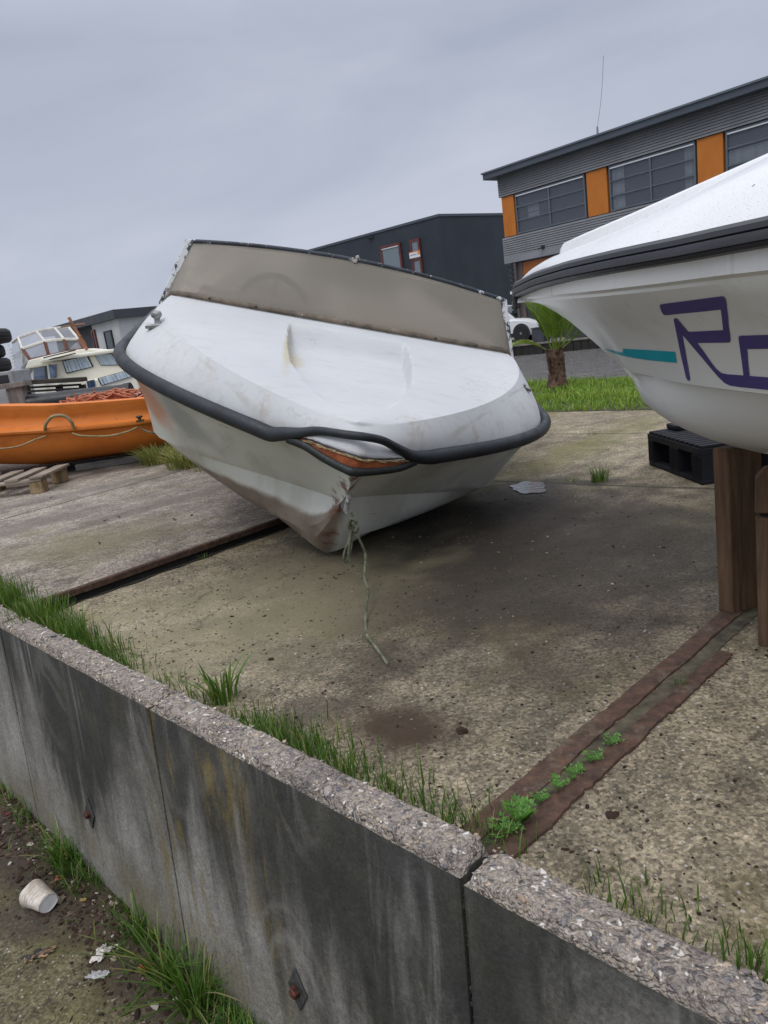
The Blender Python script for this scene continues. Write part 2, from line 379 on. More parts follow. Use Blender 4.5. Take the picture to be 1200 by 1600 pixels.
base = t.mix(t.math('MULTIPLY', t.math('MULTIPLY', t.step(arc, .06, .0), t.step(t.noise(2, 3, t.map(loc=(8, 0, 0), vec=sv)), .45, .62)), .16), base, (.30, .29, .265, 1))
base = t.mix(.5, base, t.ramp(t.noise(130, 5, rough=.8), (.34, .2), (.5, .5), (.66, .78)), 'OVERLAY')
bc = onplane(462, 1520, na(WF, 0, .06), WFN); ba = bc.dot(WA)
for rad_, wd_, am_ in ((.085, .016, .30), (.13, .012, .18)):
    dv = t.n('CombineXYZ'); t.put(dv.inputs[0], t.math('SUBTRACT', al, ba - .01)); t.put(dv.inputs[1], t.math('MULTIPLY', t.math('SUBTRACT', x[2], bc.z - .06), .62)); ln = t.n('VectorMath', operation='LENGTH'); t.put(ln.inputs[0], dv.outputs[0])
    rg = t.math('ABSOLUTE', t.math('SUBTRACT', ln.outputs['Value'], t.math('ADD', rad_, t.math('MULTIPLY', t.math('SUBTRACT', t.noise(9, 4), .5), .05))))
    base = t.mix(t.math('MULTIPLY', t.math('MULTIPLY', t.step(rg, wd_, .0), t.step(x[2], bc.z - .06, bc.z)), am_), base, (.33, .32, .29, 1))
M_wall = t.fin(base, t.ramp(t.noise(4, 3), (.3, .65), (.7, .9)), 0, t.bump(t.noise(90, 6, rough=.7), .004, .7, t.bump(t.noise(9, 5), .01, .4)), .3)
M_dirt0 = simple('joint_dirt', (.035, .03, .022), .95, 0, .4, 40, .8)
# exposed aggregate top
t = NT('wall_top_aggregate')
v = t.n('TexVoronoi'); t.put(v.inputs[0], t.map(scale=(1, 1, 1), vec=t.mix(.06, t.co, t.noise(30, 3, out=1)))); v.inputs['Scale'].default_value = 95
v2 = t.n('TexVoronoi'); t.put(v2.inputs[0], t.co); v2.inputs['Scale'].default_value = 210
rc = t.xyz(v.outputs['Color']); 
cc = t.ramp(rc[0], (0, (.10, .095, .10, 1)), (.25, (.26, .22, .19, 1)), (.45, (.42, .38, .34, 1)), (.6, (.18, .17, .18, 1)), (.75, (.52, .43, .33, 1)), (.9, (.36, .29, .24, 1)), (.97, (.75, .71, .64, 1)))
gap = t.step(v.outputs['Distance'], .42, .62)
cc = t.mix(gap, cc, (.33, .285, .24, 1))
cc = t.mix(.45, cc, t.ramp(v2.outputs['Color'], (.2, .25), (.8, .72)), 'OVERLAY')
cc = t.mix(t.math('MULTIPLY', t.step(t.noise(5, 5), .52, .68), .55), cc, (.11, .095, .1, 1))
hh = t.math('ADD', t.math('MULTIPLY', v.outputs['Distance'], -1), t.math('MULTIPLY', v2.outputs['Distance'], -.35))
M_agg = t.fin(cc, .8, 0, t.bump(hh, .009, 1.0), .3)
t = NT('pebble_stone'); cp = t.ramp(t.attr(), (0, (.1, .1, .115, 1)), (.2, (.2, .17, .15, 1)), (.4, (.34, .3, .26, 1)), (.55, (.17, .16, .17, 1)), (.7, (.45, .36, .25, 1)), (.85, (.29, .2, .15, 1)), (.93, (.6, .57, .52, 1)), (1, (.68, .66, .62, 1)))
M_peb = t.fin(t.mix(.5, cp, t.ramp(t.noise(120, 4), (.3, .3), (.7, .68)), 'OVERLAY'), .6, 0, t.bump(t.noise(200, 3), .002, .5), .4)
M_rust = (lambda t: t.fin(t.mix(t.math('MULTIPLY', t.step(t.noise(9, 8, rough=.75), .5, .66), .75), t.ramp(t.noise(30, 8, rough=.75), (.3, (.038, .024, .019, 1)), (.5, (.085, .05, .037, 1)), (.72, (.16, .088, .056, 1))), t.ramp(t.noise(60, 6, rough=.8), (.35, (.06, .045, .03, 1)), (.65, (.19, .16, .115, 1)))), .85, 0, t.bump(t.noise(70, 6), .004, .8), .3))(NT('rusty_steel'))
M_bolt = simple('rusty_bolt_head', (.11, .04, .025), .6, .3, .4, 60, .6)
M_plate = simple('weathered_washer', (.075, .075, .075), .6, .3, .3, 40, .4)
def tuftpeb(mb, a0, a1, zt, cnt):
    for _ in range(cnt):
        a, n = U(a0 + .01, a1 - .01), U(WF + .004, WB - .004); r_ = abs(random.gauss(0, .0017)) + .0012
        if random.random() < .05: r_ *= 2.1
        M = Matrix.Rotation(U(0, 6.28), 3, 'Z') @ Matrix.Rotation(U(-.4, .4), 3, 'X')
        s0 = len(mb.v); mb.blob(na(n, a, zt - r_ * .32), r_, 1, (U(1.1, 1.9), 1, U(.45, .65)), .3, M)
        q = random.random()
        for i in range(s0, len(mb.v)): mb.a[i] = q
panels = [(-4.9, -3.75, .082, 'weathered concrete wall panel at the far left end of the low wall'), (-3.735, -2.765, .082, 'concrete wall panel at the left picture edge beside the faint crack'), (-2.757, -1.681, .082, 'second concrete wall panel from the left with a rusty bolt'),
          (-1.673, -.678, .080, 'middle concrete wall panel with dark algae tongues and a rusty bolt below'), (-.670, .34, .072, 'right hand concrete wall panel with coarse pebbles on its broad top'), (.355, 1.4, .072, 'nearest concrete wall panel at the lower right corner')]
for i, (a0, a1, zt, lab) in enumerate(panels):
    p = na((WF + WB) / 2, (a0 + a1) / 2, ST)
    th = thing('concrete_wall_panel', lab, 'wall panel', p, 'panels of the low concrete wall')
    mb = MB(); N = 160; rows = []; crk_ = [a0 + (a1 - a0) * q for q in ((.18, .62), (.3,), (.33, .72), (.55,), (), (.6,))[i]]
    # worn cross-section, jittered along the length
    for k in range(N + 1):
        a = lerp(a0, a1, k / N); e = min(k, N - k); wr = interp(e * (a1 - a0) / N, [0, .006, .018, .03], [.014, .008, .003, 0]) * (1 + .6 * mnoise.noise(Vector((a * 60, i, 4))))
        j = lambda s: mnoise.noise(Vector((a * 9, s * 7.3, i * 3))) * .005 + mnoise.noise(Vector((a * 40, s * 3.3, i))) * .003
        zz = zt - wr * 1.2 - sum(.011 * math.exp(-((a - c_ + .02 * mnoise.noise(Vector((a * 30, 2, 0)))) / .007) ** 2) for c_ in crk_) - max(0, mnoise.noise(Vector((a * 5.5, 11, i)))) * .006
        rows.append([na(WF - .065, a, ST - .2), na(WF - .065 * (.3 - .02) / .94, a, zt - .3), na(WF - .001 + j(1) * .3, a, zt - .022), na(WF + .003 + wr * .6 + abs(j(2)), a, zz - .007 + j(3)), na(WF + .012 + wr + j(4), a, zz + j(5) * .4),
                     na((WF + WB) / 2, a, zz + .001 + j(6) * .6), na(WB - .012 - wr + j(7), a, zz + j(8) * .4), na(WB - .002 - wr * .6 - abs(j(9)), a, zz - .009), na(WB, a, zt - .05), na(WB, a, ST - .2)])
    mb.loft(rows, False)
    mb.f += [tuple(range(9, -1, -1)), tuple(range(N * 10, N * 10 + 10))]
    ob = obj('wall_slab', mb, M_wall, th, 40); ob.data.materials.append(M_agg)
    for pi, poly in enumerate(ob.data.polygons):
        if pi < N * 9 and 2 <= pi % 9 <= 7: poly.material_index = 1
    pm = MB(); tuftpeb(pm, a0, a1, zt, [100, 200, 280, 420, 560, 300][i]); obj('pebbles', pm, M_peb, th, 60)['kind'] = 'stuff'
    if i in (2, 3):
        c = onplane(*((142, 1270) if i == 2 else (467, 1545)), na(WF, 0, .06), WFN) - WFN * .002; ov = WFN.cross(WA) * -1
        if ov.z < 0: ov = -ov
        Mx = Matrix(((WA.x, ov.x, -WFN.x, c.x), (WA.y, ov.y, -WFN.y, c.y), (WA.z, ov.z, -WFN.z, c.z), (0, 0, 0, 1)))
        wm = MB(); s_ = .040; wm.prism([Mx @ Vector(q) for q in ((0, s_ * 1.35, -.001), (-s_ * .8, 0, -.001), (0, -s_ * 1.35, -.001), (s_ * .8, 0, -.001))], Mx.to_3x3() @ Vector((0, 0, .005)))
        obj('washer_plate', wm, M_plate, th, None, .0015)
        bm_ = MB(); bm_.lathe([(.0135, .004), (.0135, .016), (.011, .019)], Mx @ Matrix.Rotation(.3, 4, 'Z'), 6); obj('bolt', bm_, M_bolt, th, None, .001)
for aj in (-2.761, -1.677, -.674):
    mb = MB(); mb.prism([na(WF - .045, aj - .006, ST), na(WF - .045, aj + .006, ST), na(WB, aj + .006, ST), na(WB, aj - .006, ST)], Vector((WN.x * .045, WN.y * .045, ST * -1 + .045))); jd = MB()
    for k in range(60):
        z = U(ST, .07); jd.blob(na(WF + .004 - .068 * (.06 - z) + (random.random() * .075 if z > .05 else 0), aj + U(-.004, .004), z), U(.002, .006), 1, (1, .8, 1), .4)
    tag(obj('joint_dirt', jd, M_dirt0), 'dark dirt packed in an upright joint of the low wall', 'dirt', kind='stuff')
# stray pebbles lodged in the open joint
mb = MB()
for px, py, r_ in ((735, 1318, .009), (722, 1332, .006), (744, 1305, .005)):
    p = gp(px, py, .07); s0 = len(mb.v); mb.blob(p, r_, 2, (1.0, .75, .8), .25)
    for i in range(s0, len(mb.v)): mb.a[i] = .72
tag(obj('loose_pebble', mb, M_peb, None, 60), 'pale pebbles lodged in the open joint of the wall top', 'pebbles', kind='stuff')

# ------------------------------------------------------------------ steel edgings set in the yard
t0 = thing('steel_edging', 'long raised rusty steel edge between left slab and lower yard', 'steel edging', na(1.9, -2.96, 0))
mb = MB(); mm = []
for k in range(41):
    n = lerp(.795, 3.15, k / 40); j = mnoise.noise(Vector((n * 3, 0, 0))) * .006
    mm.append([na(n, -2.975 + j, LZ + .001), na(n, -2.97 + j, LZ + .006), na(n, -2.954 + j, LZ + .006), na(n, -2.950 + j, LZ + .002), na(n, -2.952 + j, LZ - .022)])
mb.loft(mm); obj('edge_bar', mb, M_rust, t0, 40)
mb = MB(); mb.loft([[na(lerp(.795, 3.15, k / 40), -2.972, LZ - .02), na(lerp(.795, 3.15, k / 40), -2.968 + .01 * mnoise.noise(Vector((k * .6, 0, 0))), LZ * .4), na(lerp(.795, 3.15, k / 40), -2.955, -.02)] for k in range(41)]); obj('web', mb, simple('black_dirty_steel', (.014, .012, .010), .9, 0, .3, 20, .6), t0)
mb = MB()
for k in range(41): pass
rows = [[na(lerp(.80, 3.15, k / 60), -2.94, .002), na(lerp(.80, 3.15, k / 60), -2.915 + .03 * mnoise.noise(Vector((k * .35, 2, 0))), .0045)] for k in range(61)]
mb.loft(rows); M_dirt = simple('damp_dirt', (.022, .019, .013), .9, 0, .4, 20, .9, 90)
obj('dirt_line', mb, M_dirt, t0)
M_bed = simple('mossy_grit', (.085, .072, .045), .9, 0, .45, 25, .9, 120)
t0 = thing('rail_channel', 'pair of flush rusty steel strips with weeds growing between them', 'steel strips', na(1.4, -.68, 0))
def strip(L, Rr, n0=None):
    mb = MB(); rows = []; K = 120
    for k in range(K + 1):
        q = k / K; l = lerp(Vector(L[0]), Vector(L[1]), q); r_ = lerp(Vector(Rr[0]), Vector(Rr[1]), q); d = (r_ - l).normalized()
        l = l + d * (mnoise.noise(Vector((q * 9, 1, l.y))) * .004 + mnoise.noise(Vector((q * 60, 1, 0))) * .005); r_ = r_ + d * (mnoise.noise(Vector((q * 9, 5, l.y))) * .006 + mnoise.noise(Vector((q * 60, 5, 0))) * .006)
        rows.append([l, lerp(l, r_, .03) + Vector((0, 0, .006)), lerp(l, r_, .5) + Vector((0, 0, .0065)), lerp(l, r_, .97) + Vector((0, 0, .006)), r_])
    mb.loft(rows); return mb
A0, A1 = na(.86, -.805), na(2.6, -.735); B0, B1 = na(.86, -.735), na(2.6, -.665)
obj('steel_strip', strip((na(.79, -.800), na(2.6, -.735)), (na(.79, -.748), na(2.6, -.690))), M_rust, t0, 40)
obj('steel_strip', strip((na(.79, -.724), na(1.74, -.676)), (na(.79, -.675), na(1.74, -.642))), M_rust, t0, 40)
obj('dirt_bed', strip((na(.79, -.750), na(2.55, -.688)), (na(.79, -.698), na(2.55, -.66))), M_bed, t0).location.z -= .003

# ------------------------------------------------------------------ plants
def grass_mat(name, stops, rough=.5):
    t = NT(name); c = t.ramp(t.attr(), *stops)
    t.fin(c, rough, 0, None, .3); t.b.inputs['Subsurface Weight'].default_value = 0
    tr = t.n('BsdfTranslucent'); t.put(tr.inputs[0], t.mix(.35, c, (.2, .3, .03, 1)))
    mx = t.n('MixShader'); mx.inputs[0].default_value = .3; t.t.links.new(t.b.outputs[0], mx.inputs[1]); t.t.links.new(tr.outputs[0], mx.inputs[2]); t.t.links.new(mx.outputs[0], t.out.inputs[0])
    return t.m
M_grass = grass_mat('grass_blades', ((0, (.035, .085, .010, 1)), (.45, (.065, .15, .018, 1)), (.8, (.12, .23, .035, 1)), (.93, (.26, .26, .08, 1)), (1, (.34, .29, .15, 1))))
M_lawn = grass_mat('lawn_blades', ((0, (.10, .20, .016, 1)), (.5, (.18, .32, .03, 1)), (.8, (.29, .41, .05, 1)), (1, (.42, .42, .11, 1))))
M_reed = grass_mat('straw_grass', ((0, (.09, .15, .03, 1)), (.35, (.17, .22, .06, 1)), (.6, (.30, .29, .07, 1)), (1, (.45, .40, .15, 1))))
M_weed = grass_mat('weed_leaves', ((0, (.06, .17, .025, 1)), (.5, (.11, .27, .045, 1)), (1, (.18, .36, .08, 1))))
def dens(a, s=3.1, o=0): return mnoise.noise(Vector((a * s, o, 1.7))) * .5 + .5
mb = MB()      # fringe of grass behind the wall
for _ in range(11000):
    a = U(-3.9, 1.2); n = WB + abs(random.gauss(.045, .04)) + .004
    d = dens(a, 2.6, 4) * .7 + dens(a, 9, 1) * .5
    if a < -2.35: d += .28
    if random.random() > (d - .36) * 2.2: continue
    h = U(.03, .088) * (.3 + d * .8) * (1.35 if a < -2.2 else 1)
    mb.blade(na(n, a, (LZ if a < -2.975 else 0) - .003), h, U(.0010, .0020), U(.05, .7), U(0, 6.28), random.random() ** 1.1, 3)
tag(obj('grass_fringe', mb, M_grass), 'thin grass growing along the inner side of the low concrete wall', 'grass', kind='stuff')
def tuft(name, label, p, cnt, h, spread, w_, mat=M_grass, lean=(.1, .8), seg=4, group=None, cat='grass tuft', rb=1.0):
    mb = MB()
    for _ in range(cnt):
        an = U(0, 6.28); rr = spread * math.sqrt(random.random()); q = Vector(p) + Vector((math.cos(an) * rr, math.sin(an) * rr, -.004))
        mb.blade(q, h * U(.55, 1.05), w_ * U(.6, 1.2), U(*lean), an + U(-.7, .7), random.random() ** rb, seg)
    return tag(obj(name, mb, mat), label, cat, group)
tuft('grass_tuft', 'tall broad bladed grass tuft behind the wall joint', gp(350, 1094), 40, .125, .038, .0048, lean=(.15, .8))
tuft('grass_tuft', 'bushy grass tuft behind the wall at the lower end of the steel edge', gp(60, 968, LZ), 260, .085, .12, .0022, lean=(.05, .5))
tuft('grass_tuft', 'small upright weed tuft in the slab joint between the two boats', gp(938, 752), 110, .105, .045, .0018, lean=(.05, .55))
tuft('grass_tuft', 'tiny green tuft on the slab joint left of the upright weed tuft', gp(893, 752), 40, .03, .05, .002, lean=(.2, .8))
tuft('grass_tuft', 'tiny moss tuft on the pale slab in front of the lawn', gp(925, 680), 30, .025, .04, .002, lean=(.2, .8))
tuft('grass_tuft', 'small dark grass tuft on the rusty steel strip', gp(1062, 1072), 26, .03, .012, .0009, lean=(.1, .5))
tuft('grass_tuft', 'small green tuft at the foot of the steel edge', gp(320, 872), 24, .03, .03, .0015, lean=(.2, .6))
for px, py, c_, h_, lab in ((252, 722, 420, .2, 'straw coloured grass clump between orange boat and white boat, left half'), (295, 728, 420, .19, 'greener straw grass clump close against the white hull'), (338, 730, 200, .1, 'low bright green grass clump under the white hull side')):
    tuft('grass_clump', lab, gp(px, py, LZ), c_, h_, .17, .0042, M_reed, (.3, 1.15), 5, 'grass clumps by the orange boat', 'grass clump', .75)
def weed(px, py, n, r_, lab, z=0.006, tall=0.0):
    p = gp(px, py, z); mb = MB()
    for k in range(n):
        an = U(0, 6.28); L = r_ * U(.5, 1.05); up = U(.15, .6) + tall; st = p + Vector((0, 0, .002)); d = Vector((math.cos(an), math.sin(an), up)).normalized()
        for s_ in range(3):
            for sg in (-1, 1):
                b = st + d * L * (s_ + 1) / 3.3; sd_ = Vector((-math.sin(an), math.cos(an), U(0, .4))) * sg
                ln = L * .34 * U(.7, 1.2); tip = b + (sd_ + d * .8).normalized() * ln; md = lerp(b, tip, .55); wv_ = d.cross(sd_).cross(sd_).normalized() * ln * .27
                mb.add([b, md + wv_, tip, md - wv_], [(0, 1, 2, 3)], random.random())
        mb.add([st + d * L * .9, st + d * L * 1.02 + Vector((-d.y, d.x, 0)) * L * .12, st + d * L * 1.25, st + d * L * 1.02 - Vector((-d.y, d.x, 0)) * L * .12], [(0, 1, 2, 3)], random.random())
        mb.add([st, st + Vector((.0008, 0, 0)), st + d * L, st + d * L - Vector((.0008, 0, 0))], [(0, 1, 2, 3)], .2)
    tag(obj('weed_plant', mb, M_weed), lab, 'weed', 'weeds between the steel strips')
weed(815, 1285, 60, .04, 'largest leafy weed behind the open wall joint', tall=.7)
weed(790, 1300, 30, .034, 'leafy weed spreading beside the wall top joint', tall=.2)
weed(871, 1232, 22, .026, 'weed rosette nearest the wall between the steel strips', tall=.2)
weed(897, 1210, 22, .025, 'second weed rosette up the steel strips')
weed(930, 1188, 20, .024, 'third weed rosette up the steel strips')
weed(958, 1163, 20, .024, 'uppermost weed rosette between the steel strips')
weed(845, 1252, 20, .022, 'flat pale weed just beyond the leafy weed', tall=.2)
mb = MB()     # lawn
for _ in range(34000):
    n, a = U(5.56, 7.8), U(-6.6, 1.5)
    p = na(n, a)
    if p.x < .6: continue
    v_ = mnoise.noise(p * 1.6) * .35 + mnoise.noise(p * 6) * .2
    mb.blade(p, U(.025, .085) * (1 + v_ * 1.6), U(.003, .006), U(.1, 1.3), U(0, 6.28), max(0, min(1, random.random() * .75 + v_ * .7 + .1)), 2)
tag(obj('lawn_grass', mb, M_lawn), 'strip of bright green lawn along the canal', 'lawn', kind='stuff')
mb = MB()     # grass at the street foot of the wall
for _ in range(5200):
    a = random.choice((U(-3.6, -.3), random.gauss(-2.42, .2), random.gauss(-1.42, .25), random.gauss(-1.1, .22)))
    if a > -.9: continue
    n = WFB - abs(random.gauss(.006, .045)); d = dens(a, 3.3, 8)
    if random.random() > d * 1.5 - .35: continue
    mb.blade(na(n, a, ST - .003), U(.03, .12) * (.35 + d * .8), U(.0012, .0026), U(.2, 1.0), U(0, 6.28), random.random() ** 1.2, 4)
tag(obj('roadside_grass', mb, M_grass), 'ragged green grass along the street foot of the wall', 'grass', kind='stuff')
for px, py, c_, h_, lab in ((262, 1530, 90, .20, 'long bladed grass tuft leaning from the wall foot beside the brick fragment'), (305, 1575, 110, .21, 'largest grass tuft at the wall foot near the lower picture edge'), (215, 1462, 40, .15, 'sparse grass tuft at the wall foot above the paper scrap'), (100, 1345, 120, .15, 'dense grass tuft at the wall foot above the paper cup')):
    tuft('grass_tuft', lab, gp(px, py, ST), int(c_ * .7), h_, .04, .0028, M_grass, (.2, 1.25), 6)
mb = MB()     # crumbs of soil, grit and leaf bits
t = NT('soil_crumbs'); M_crumb = t.fin(t.ramp(t.attr(), (0, (.025, .017, .012, 1)), (.5, (.055, .034, .025, 1)), (.8, (.09, .06, .045, 1)), (.93, (.2, .16, .11, 1)), (1, (.42, .39, .34, 1))), .9, 0, t.bump(t.noise(150, 4), .003, .8), .2)
for _ in range(3800):
    a = U(-3.4, -.7); n = WFB - abs(random.gauss(0.03, .10)); r_ = abs(random.gauss(0, .0032)) + .0012
    p = na(n, a, ST + r_ * .3); q = random.random(); s0 = len(mb.v)
    mb.blob(p, r_, 1, (U(.8, 1.9), U(.6, 1.2), U(.3, .7)), .9, Matrix.Rotation(U(0, 6), 3, 'Z'))
    for i in range(s0, len(mb.v)): mb.a[i] = q
for _ in range(700):
    p = Vector((U(-2.1, -.2), U(.9, 2.9), ST)); 
    if p.dot(WN) > WFB: continue
    r_ = U(.0015, .004); q = U(.5, 1); s0 = len(mb.v); mb.blob(p, r_, 1, (U(.8, 1.6), 1, .6), .4)
    for i in range(s0, len(mb.v)): mb.a[i] = q
tag(obj('soil_crumbs', mb, M_crumb, None, 70), 'dark crumbly soil and grit at the foot of the wall', 'soil', kind='stuff')
mb = MB()     # grit and chips lying on the yard
for _ in range(5200):
    n, a = .9 + 2.3 * random.random() ** 1.5, U(-2.85, 1.0); r_ = abs(random.gauss(0, .0015)) + .0011; p = na(n, a, r_ * .2); q = random.random(); q = q * .6 if q < .5 else (U(.80, .93) if q < .93 else U(.95, 1)); s0 = len(mb.v)
    mb.blob(p, r_, 1, (U(1, 1.9), 1, .5), .4, Matrix.Rotation(U(0, 6), 3, 'Z'))
    for i in range(s0, len(mb.v)): mb.a[i] = q
tag(obj('yard_grit', mb, M_crumb, None, 70), 'small stone chips and grit scattered over the yard concrete', 'grit', kind='stuff')
for px, py, r_, lab in ((722, 1142, .011, 'dark clod on the yard left of the steel strips'), (957, 1272, .008, 'dark clod on the right hand slab'), (423, 1030, .007, 'small dark clod beyond the broad bladed tuft')):
    mb = MB(); mb.blob(gp(px, py, r_ * .3), r_, 2, (1.3, 1, .6), .5); [mb.a.__setitem__(i, .3) for i in range(len(mb.v))]
    tag(obj('soil_clod', mb, M_crumb, None, 60), lab, 'clod')
for px, py, lab in ((165, 814, 'dark leaf lying on the left slab near the steel edge'), (272, 812, 'brown leaf on the left slab above the moss'), (300, 806, 'curled brown leaf on the left slab'), (398, 776, 'long brown leaf under the white hull'), (80, 778, 'small brown leaf near the wooden pallet'), (186, 808, 'second dark leaf scrap on the left slab'), (155, 849, 'black leaf on the mossy left slab')):
    mb = MB(); p = gp(px, py, LZ + .003); L = U(.010, .024)
    an = U(0, 3.1); ca, sa = math.cos(an) * L, math.sin(an) * L; mb.add([p + Vector((-ca, -sa, 0)), p + Vector((-sa * .3, ca * .35, U(.002, .012))), p + Vector((ca * .6, sa * .6, .004)), p + Vector((ca, sa, U(.002, .01))), p + Vector((sa * .35, -ca * .3, .001))], [(0, 1, 2, 4), (2, 3, 4)]); tag(obj('dead_leaf', mb, simple('leaf_brown', (.06, .035, .022), .8), solid=.002), lab, 'leaf', 'dead leaves on the left slab')
# puddle
t = NT('puddle_water'); M_pud = t.fin((.10, .10, .10, 1), .02, 0, t.bump(t.noise(14, 3, t.map(scale=(1, 2.5, 1))), .004, .6), 1.0)
mb = MB(); c = gp(826, 762); P = []
for k in range(40):
    an = k * 2 * math.pi / 40; rr = 1 + .45 * mnoise.noise(Vector((math.cos(an) * 1.8, math.sin(an) * 1.8, 3)))
    P.append(c + Vector((math.cos(an) * .085 * rr, math.sin(an) * .13 * rr, .0045)))
mb.add(P, [tuple(range(40))]); tag(obj('puddle', mb, M_pud), 'small bright puddle on the yard beside the old white boat', 'puddle')

# ================================================================== OLD WHITE MOTOR BOAT
# boat frame: x aft, y to the picture's right, z up; origin at the forefoot of the keel
BM = Matrix(((-.05198919, .95037531, .30673099, -.26455396), (.9864035, .09681895, -.13279393, 2.98221771), (.15590144, -.29565667, .94248707, .02), (0, 0, 0, 1)))
LOA = 4.25
def taper(T): return 1 - .07 * sm(1.6, 4.2, T)
def GUN(T, s): return Vector((-.425 + T, s * .985 * (1 - (1 - min(T / 1.017, 1)) ** 1.811) ** (1 / .84) * taper(T), .528 + .069 * T - .0037 * T * T))
def CHI(T, s): return Vector((-.173 + T * (LOA - .252) / LOA, s * .829 * (1 - (1 - min(T / .821, 1)) ** 1.916) ** (1 / .482) * taper(T), .296 - .052 * (1 - math.exp(-T / .574)) - .0217 * min(T, 1.6)))
def KEE(T):
    if T < .25: return Vector((-.173 * (1 - T / .25), 0, .296 * (1 - T / .25)))
    u = (T - .25) * (LOA - .425) / (LOA - .25); return Vector((u, 0, -.10 * min(u, 1.6) - .01 * max(0, u - 1.6)))
def SHO(T, s): return Vector((-.314 + T, s * .848 * (1 - (1 - min(T / 1.095, 1)) ** 1.909) ** .83 * taper(T), .649 + .1524 * min(T, 1.12) + .01 * max(0, T - 1.12)))
TS = [0, .004, .012, .025, .04, .06, .08, .1, .125, .15, .18, .21, .25, .29, .33, .38, .43, .49, .55, .62, .7, .8, .9, 1.02, 1.2, 1.5, 2, 2.6, 3.3, LOA]
t = NT('old_gelcoat_hull'); sec = t.attr('sec'); x = t.xyz()
c = t.ramp(t.noise(2.2, 6), (.3, (.58, .59, .53, 1)), (.6, (.67, .68, .62, 1)), (.8, (.73, .74, .70, 1)))
c = t.mix(t.math('MULTIPLY', t.step(t.noise(4, 6, t.map(scale=(1, 1, .35))), .48, .7), .5), c, (.36, .36, .29, 1))
dirt = t.math('ADD', sec, t.math('MULTIPLY', t.math('SUBTRACT', t.noise(5, 6, rough=.65), .5), .2)); dirt = t.math('ADD', dirt, t.math('MULTIPLY', x[0], .30))
brown = t.ramp(t.noise(9, 7, rough=.7), (.3, (.12, .085, .06, 1)), (.6, (.22, .165, .125, 1)), (.75, (.33, .28, .22, 1)))
c = t.mix(t.math('MULTIPLY', t.math('MULTIPLY', t.step(dirt, 1.20, 1.30), t.step(x[1], .05, .0)), .9), c, brown)
c = t.mix(t.math('MULTIPLY', t.spot((.40, -.87, .46), (.11, .3, .13), 0, .9, .5, 6), .85), c, (.55, .24, .13, 1))
c = t.mix(t.math('MULTIPLY', t.spot((.22, -.78, .43), (.07, .3, .12), 0, .9, .6, 7), .6), c, (.27, .30, .30, 1))
rustm = t.step(t.noise(11, 8, t.map(scale=(1, .6, 1.3)), .7), .50, .58)
near_stem = t.step(t.math('ADD', t.math('ABSOLUTE', x[1]), t.math('MULTIPLY', t.math('SUBTRACT', t.noise(7, 4), .5), .06)), .05, .015)
c = t.mix(t.math('MULTIPLY', t.math('MULTIPLY', rustm, near_stem), .85), c, (.17, .065, .035, 1))
c = t.mix(t.math('MULTIPLY', t.spot((-.17, -.035, .2), (.06, .035, .1), 0, .5, .8, 16), .85), c, (.20, .09, .055, 1))
c = t.mix(t.math('MULTIPLY', t.spot((-.40, .07, .475), (.05, .08, .012), 0, .5, .8, 22), .85), c, (.22, .085, .04, 1))
c = t.mix(t.math('MULTIPLY', t.spot((-.37, -.03, .412), (.04, .03, .016), 0, .5, .7, 25), .9), c, (.18, .055, .03, 1))
c = t.mix(t.math('MULTIPLY', t.spot((-.42, -.004, .455), (.03, .007, .05), 0, .5, .7, 25), .85), c, (.09, .09, .02, 1))
scr = t.noise(1, 5, t.map(scale=(9, 9, 60), rot=(0, R(35), 0)), .6)
c = t.mix(t.math('MULTIPLY', t.math('MULTIPLY', t.step(scr, .64, .7), t.step(t.noise(3, 3), .5, .62)), .7), c, (.22, .13, .08, 1))
M_hull = t.fin(c, t.ramp(t.noise(8, 5), (.3, .32), (.7, .55)), 0, t.bump(t.noise(2.5, 3), .006, .35, t.bump(t.noise(120, 4), .001, .3)), .4)
t = NT('old_gelcoat_deck'); x = t.xyz()
c = t.ramp(t.noise(1.6, 6), (.3, (.50, .515, .53, 1)), (.7, (.59, .60, .61, 1)))
g = t.noise(1, 6, t.map(scale=(34, 5, 20), rot=(0, 0, R(8))), .7)
c = t.mix(t.math('MULTIPLY', t.step(g, .52, .72), .5), c, (.40, .40, .40, 1))
c = t.mix(t.math('MULTIPLY', t.step(t.noise(2.4, 8, rough=.72), .55, .75), .25), c, (.55, .50, .40, 1))
blot = t.noise(7, 8, t.map(loc=(4, 0, 0)), .72)
c = t.mix(t.math('MULTIPLY', t.math('MULTIPLY', t.step(blot, .58, .66), t.step(t.noise(1.7, 3), .5, .6)), .28), c, (.40, .33, .22, 1))
c = t.mix(t.math('MULTIPLY', t.spot((.36, -.268, .75), (.26, .020, .2), 0, 1.2, .5, 16), .7), c, (.46, .40, .24, 1))
c = t.mix(t.math('MULTIPLY', t.spot((.40, -.235, .75), (.10, .035, .2), 0, 1.3, .9, 18), .55), c, (.5, .42, .26, 1))
for q, r_, a_ in (((-.20, .22, .68), (.04, .05, .2), .6), ((-.18, -.33, .64), (.07, .018, .2), .7), ((-.03, .52, .61), (.02, .03, .1), .85), ((.05, -.58, .70), (.10, .05, .2), .25), ((-.31, -.17, .655), (.03, .06, .2), .6), ((.28, .82, .68), (.06, .06, .2), .45), ((.25, -.75, .68), (.16, .06, .2), .22)):
    c = t.mix(t.math('MULTIPLY', t.math('MULTIPLY', t.spot(q, r_, 0, 1.4, 1.8, 30), a_ * .6), t.step(t.noise(45, 5, rough=.7), .35, .62)), c, (.33, .26, .17, 1))
crk = t.noise(1, 6, t.map(scale=(5, 5, 5)), .65, 1.2)
line = t.step(t.math('ABSOLUTE', t.math('SUBTRACT', crk, .5)), .006, .001)
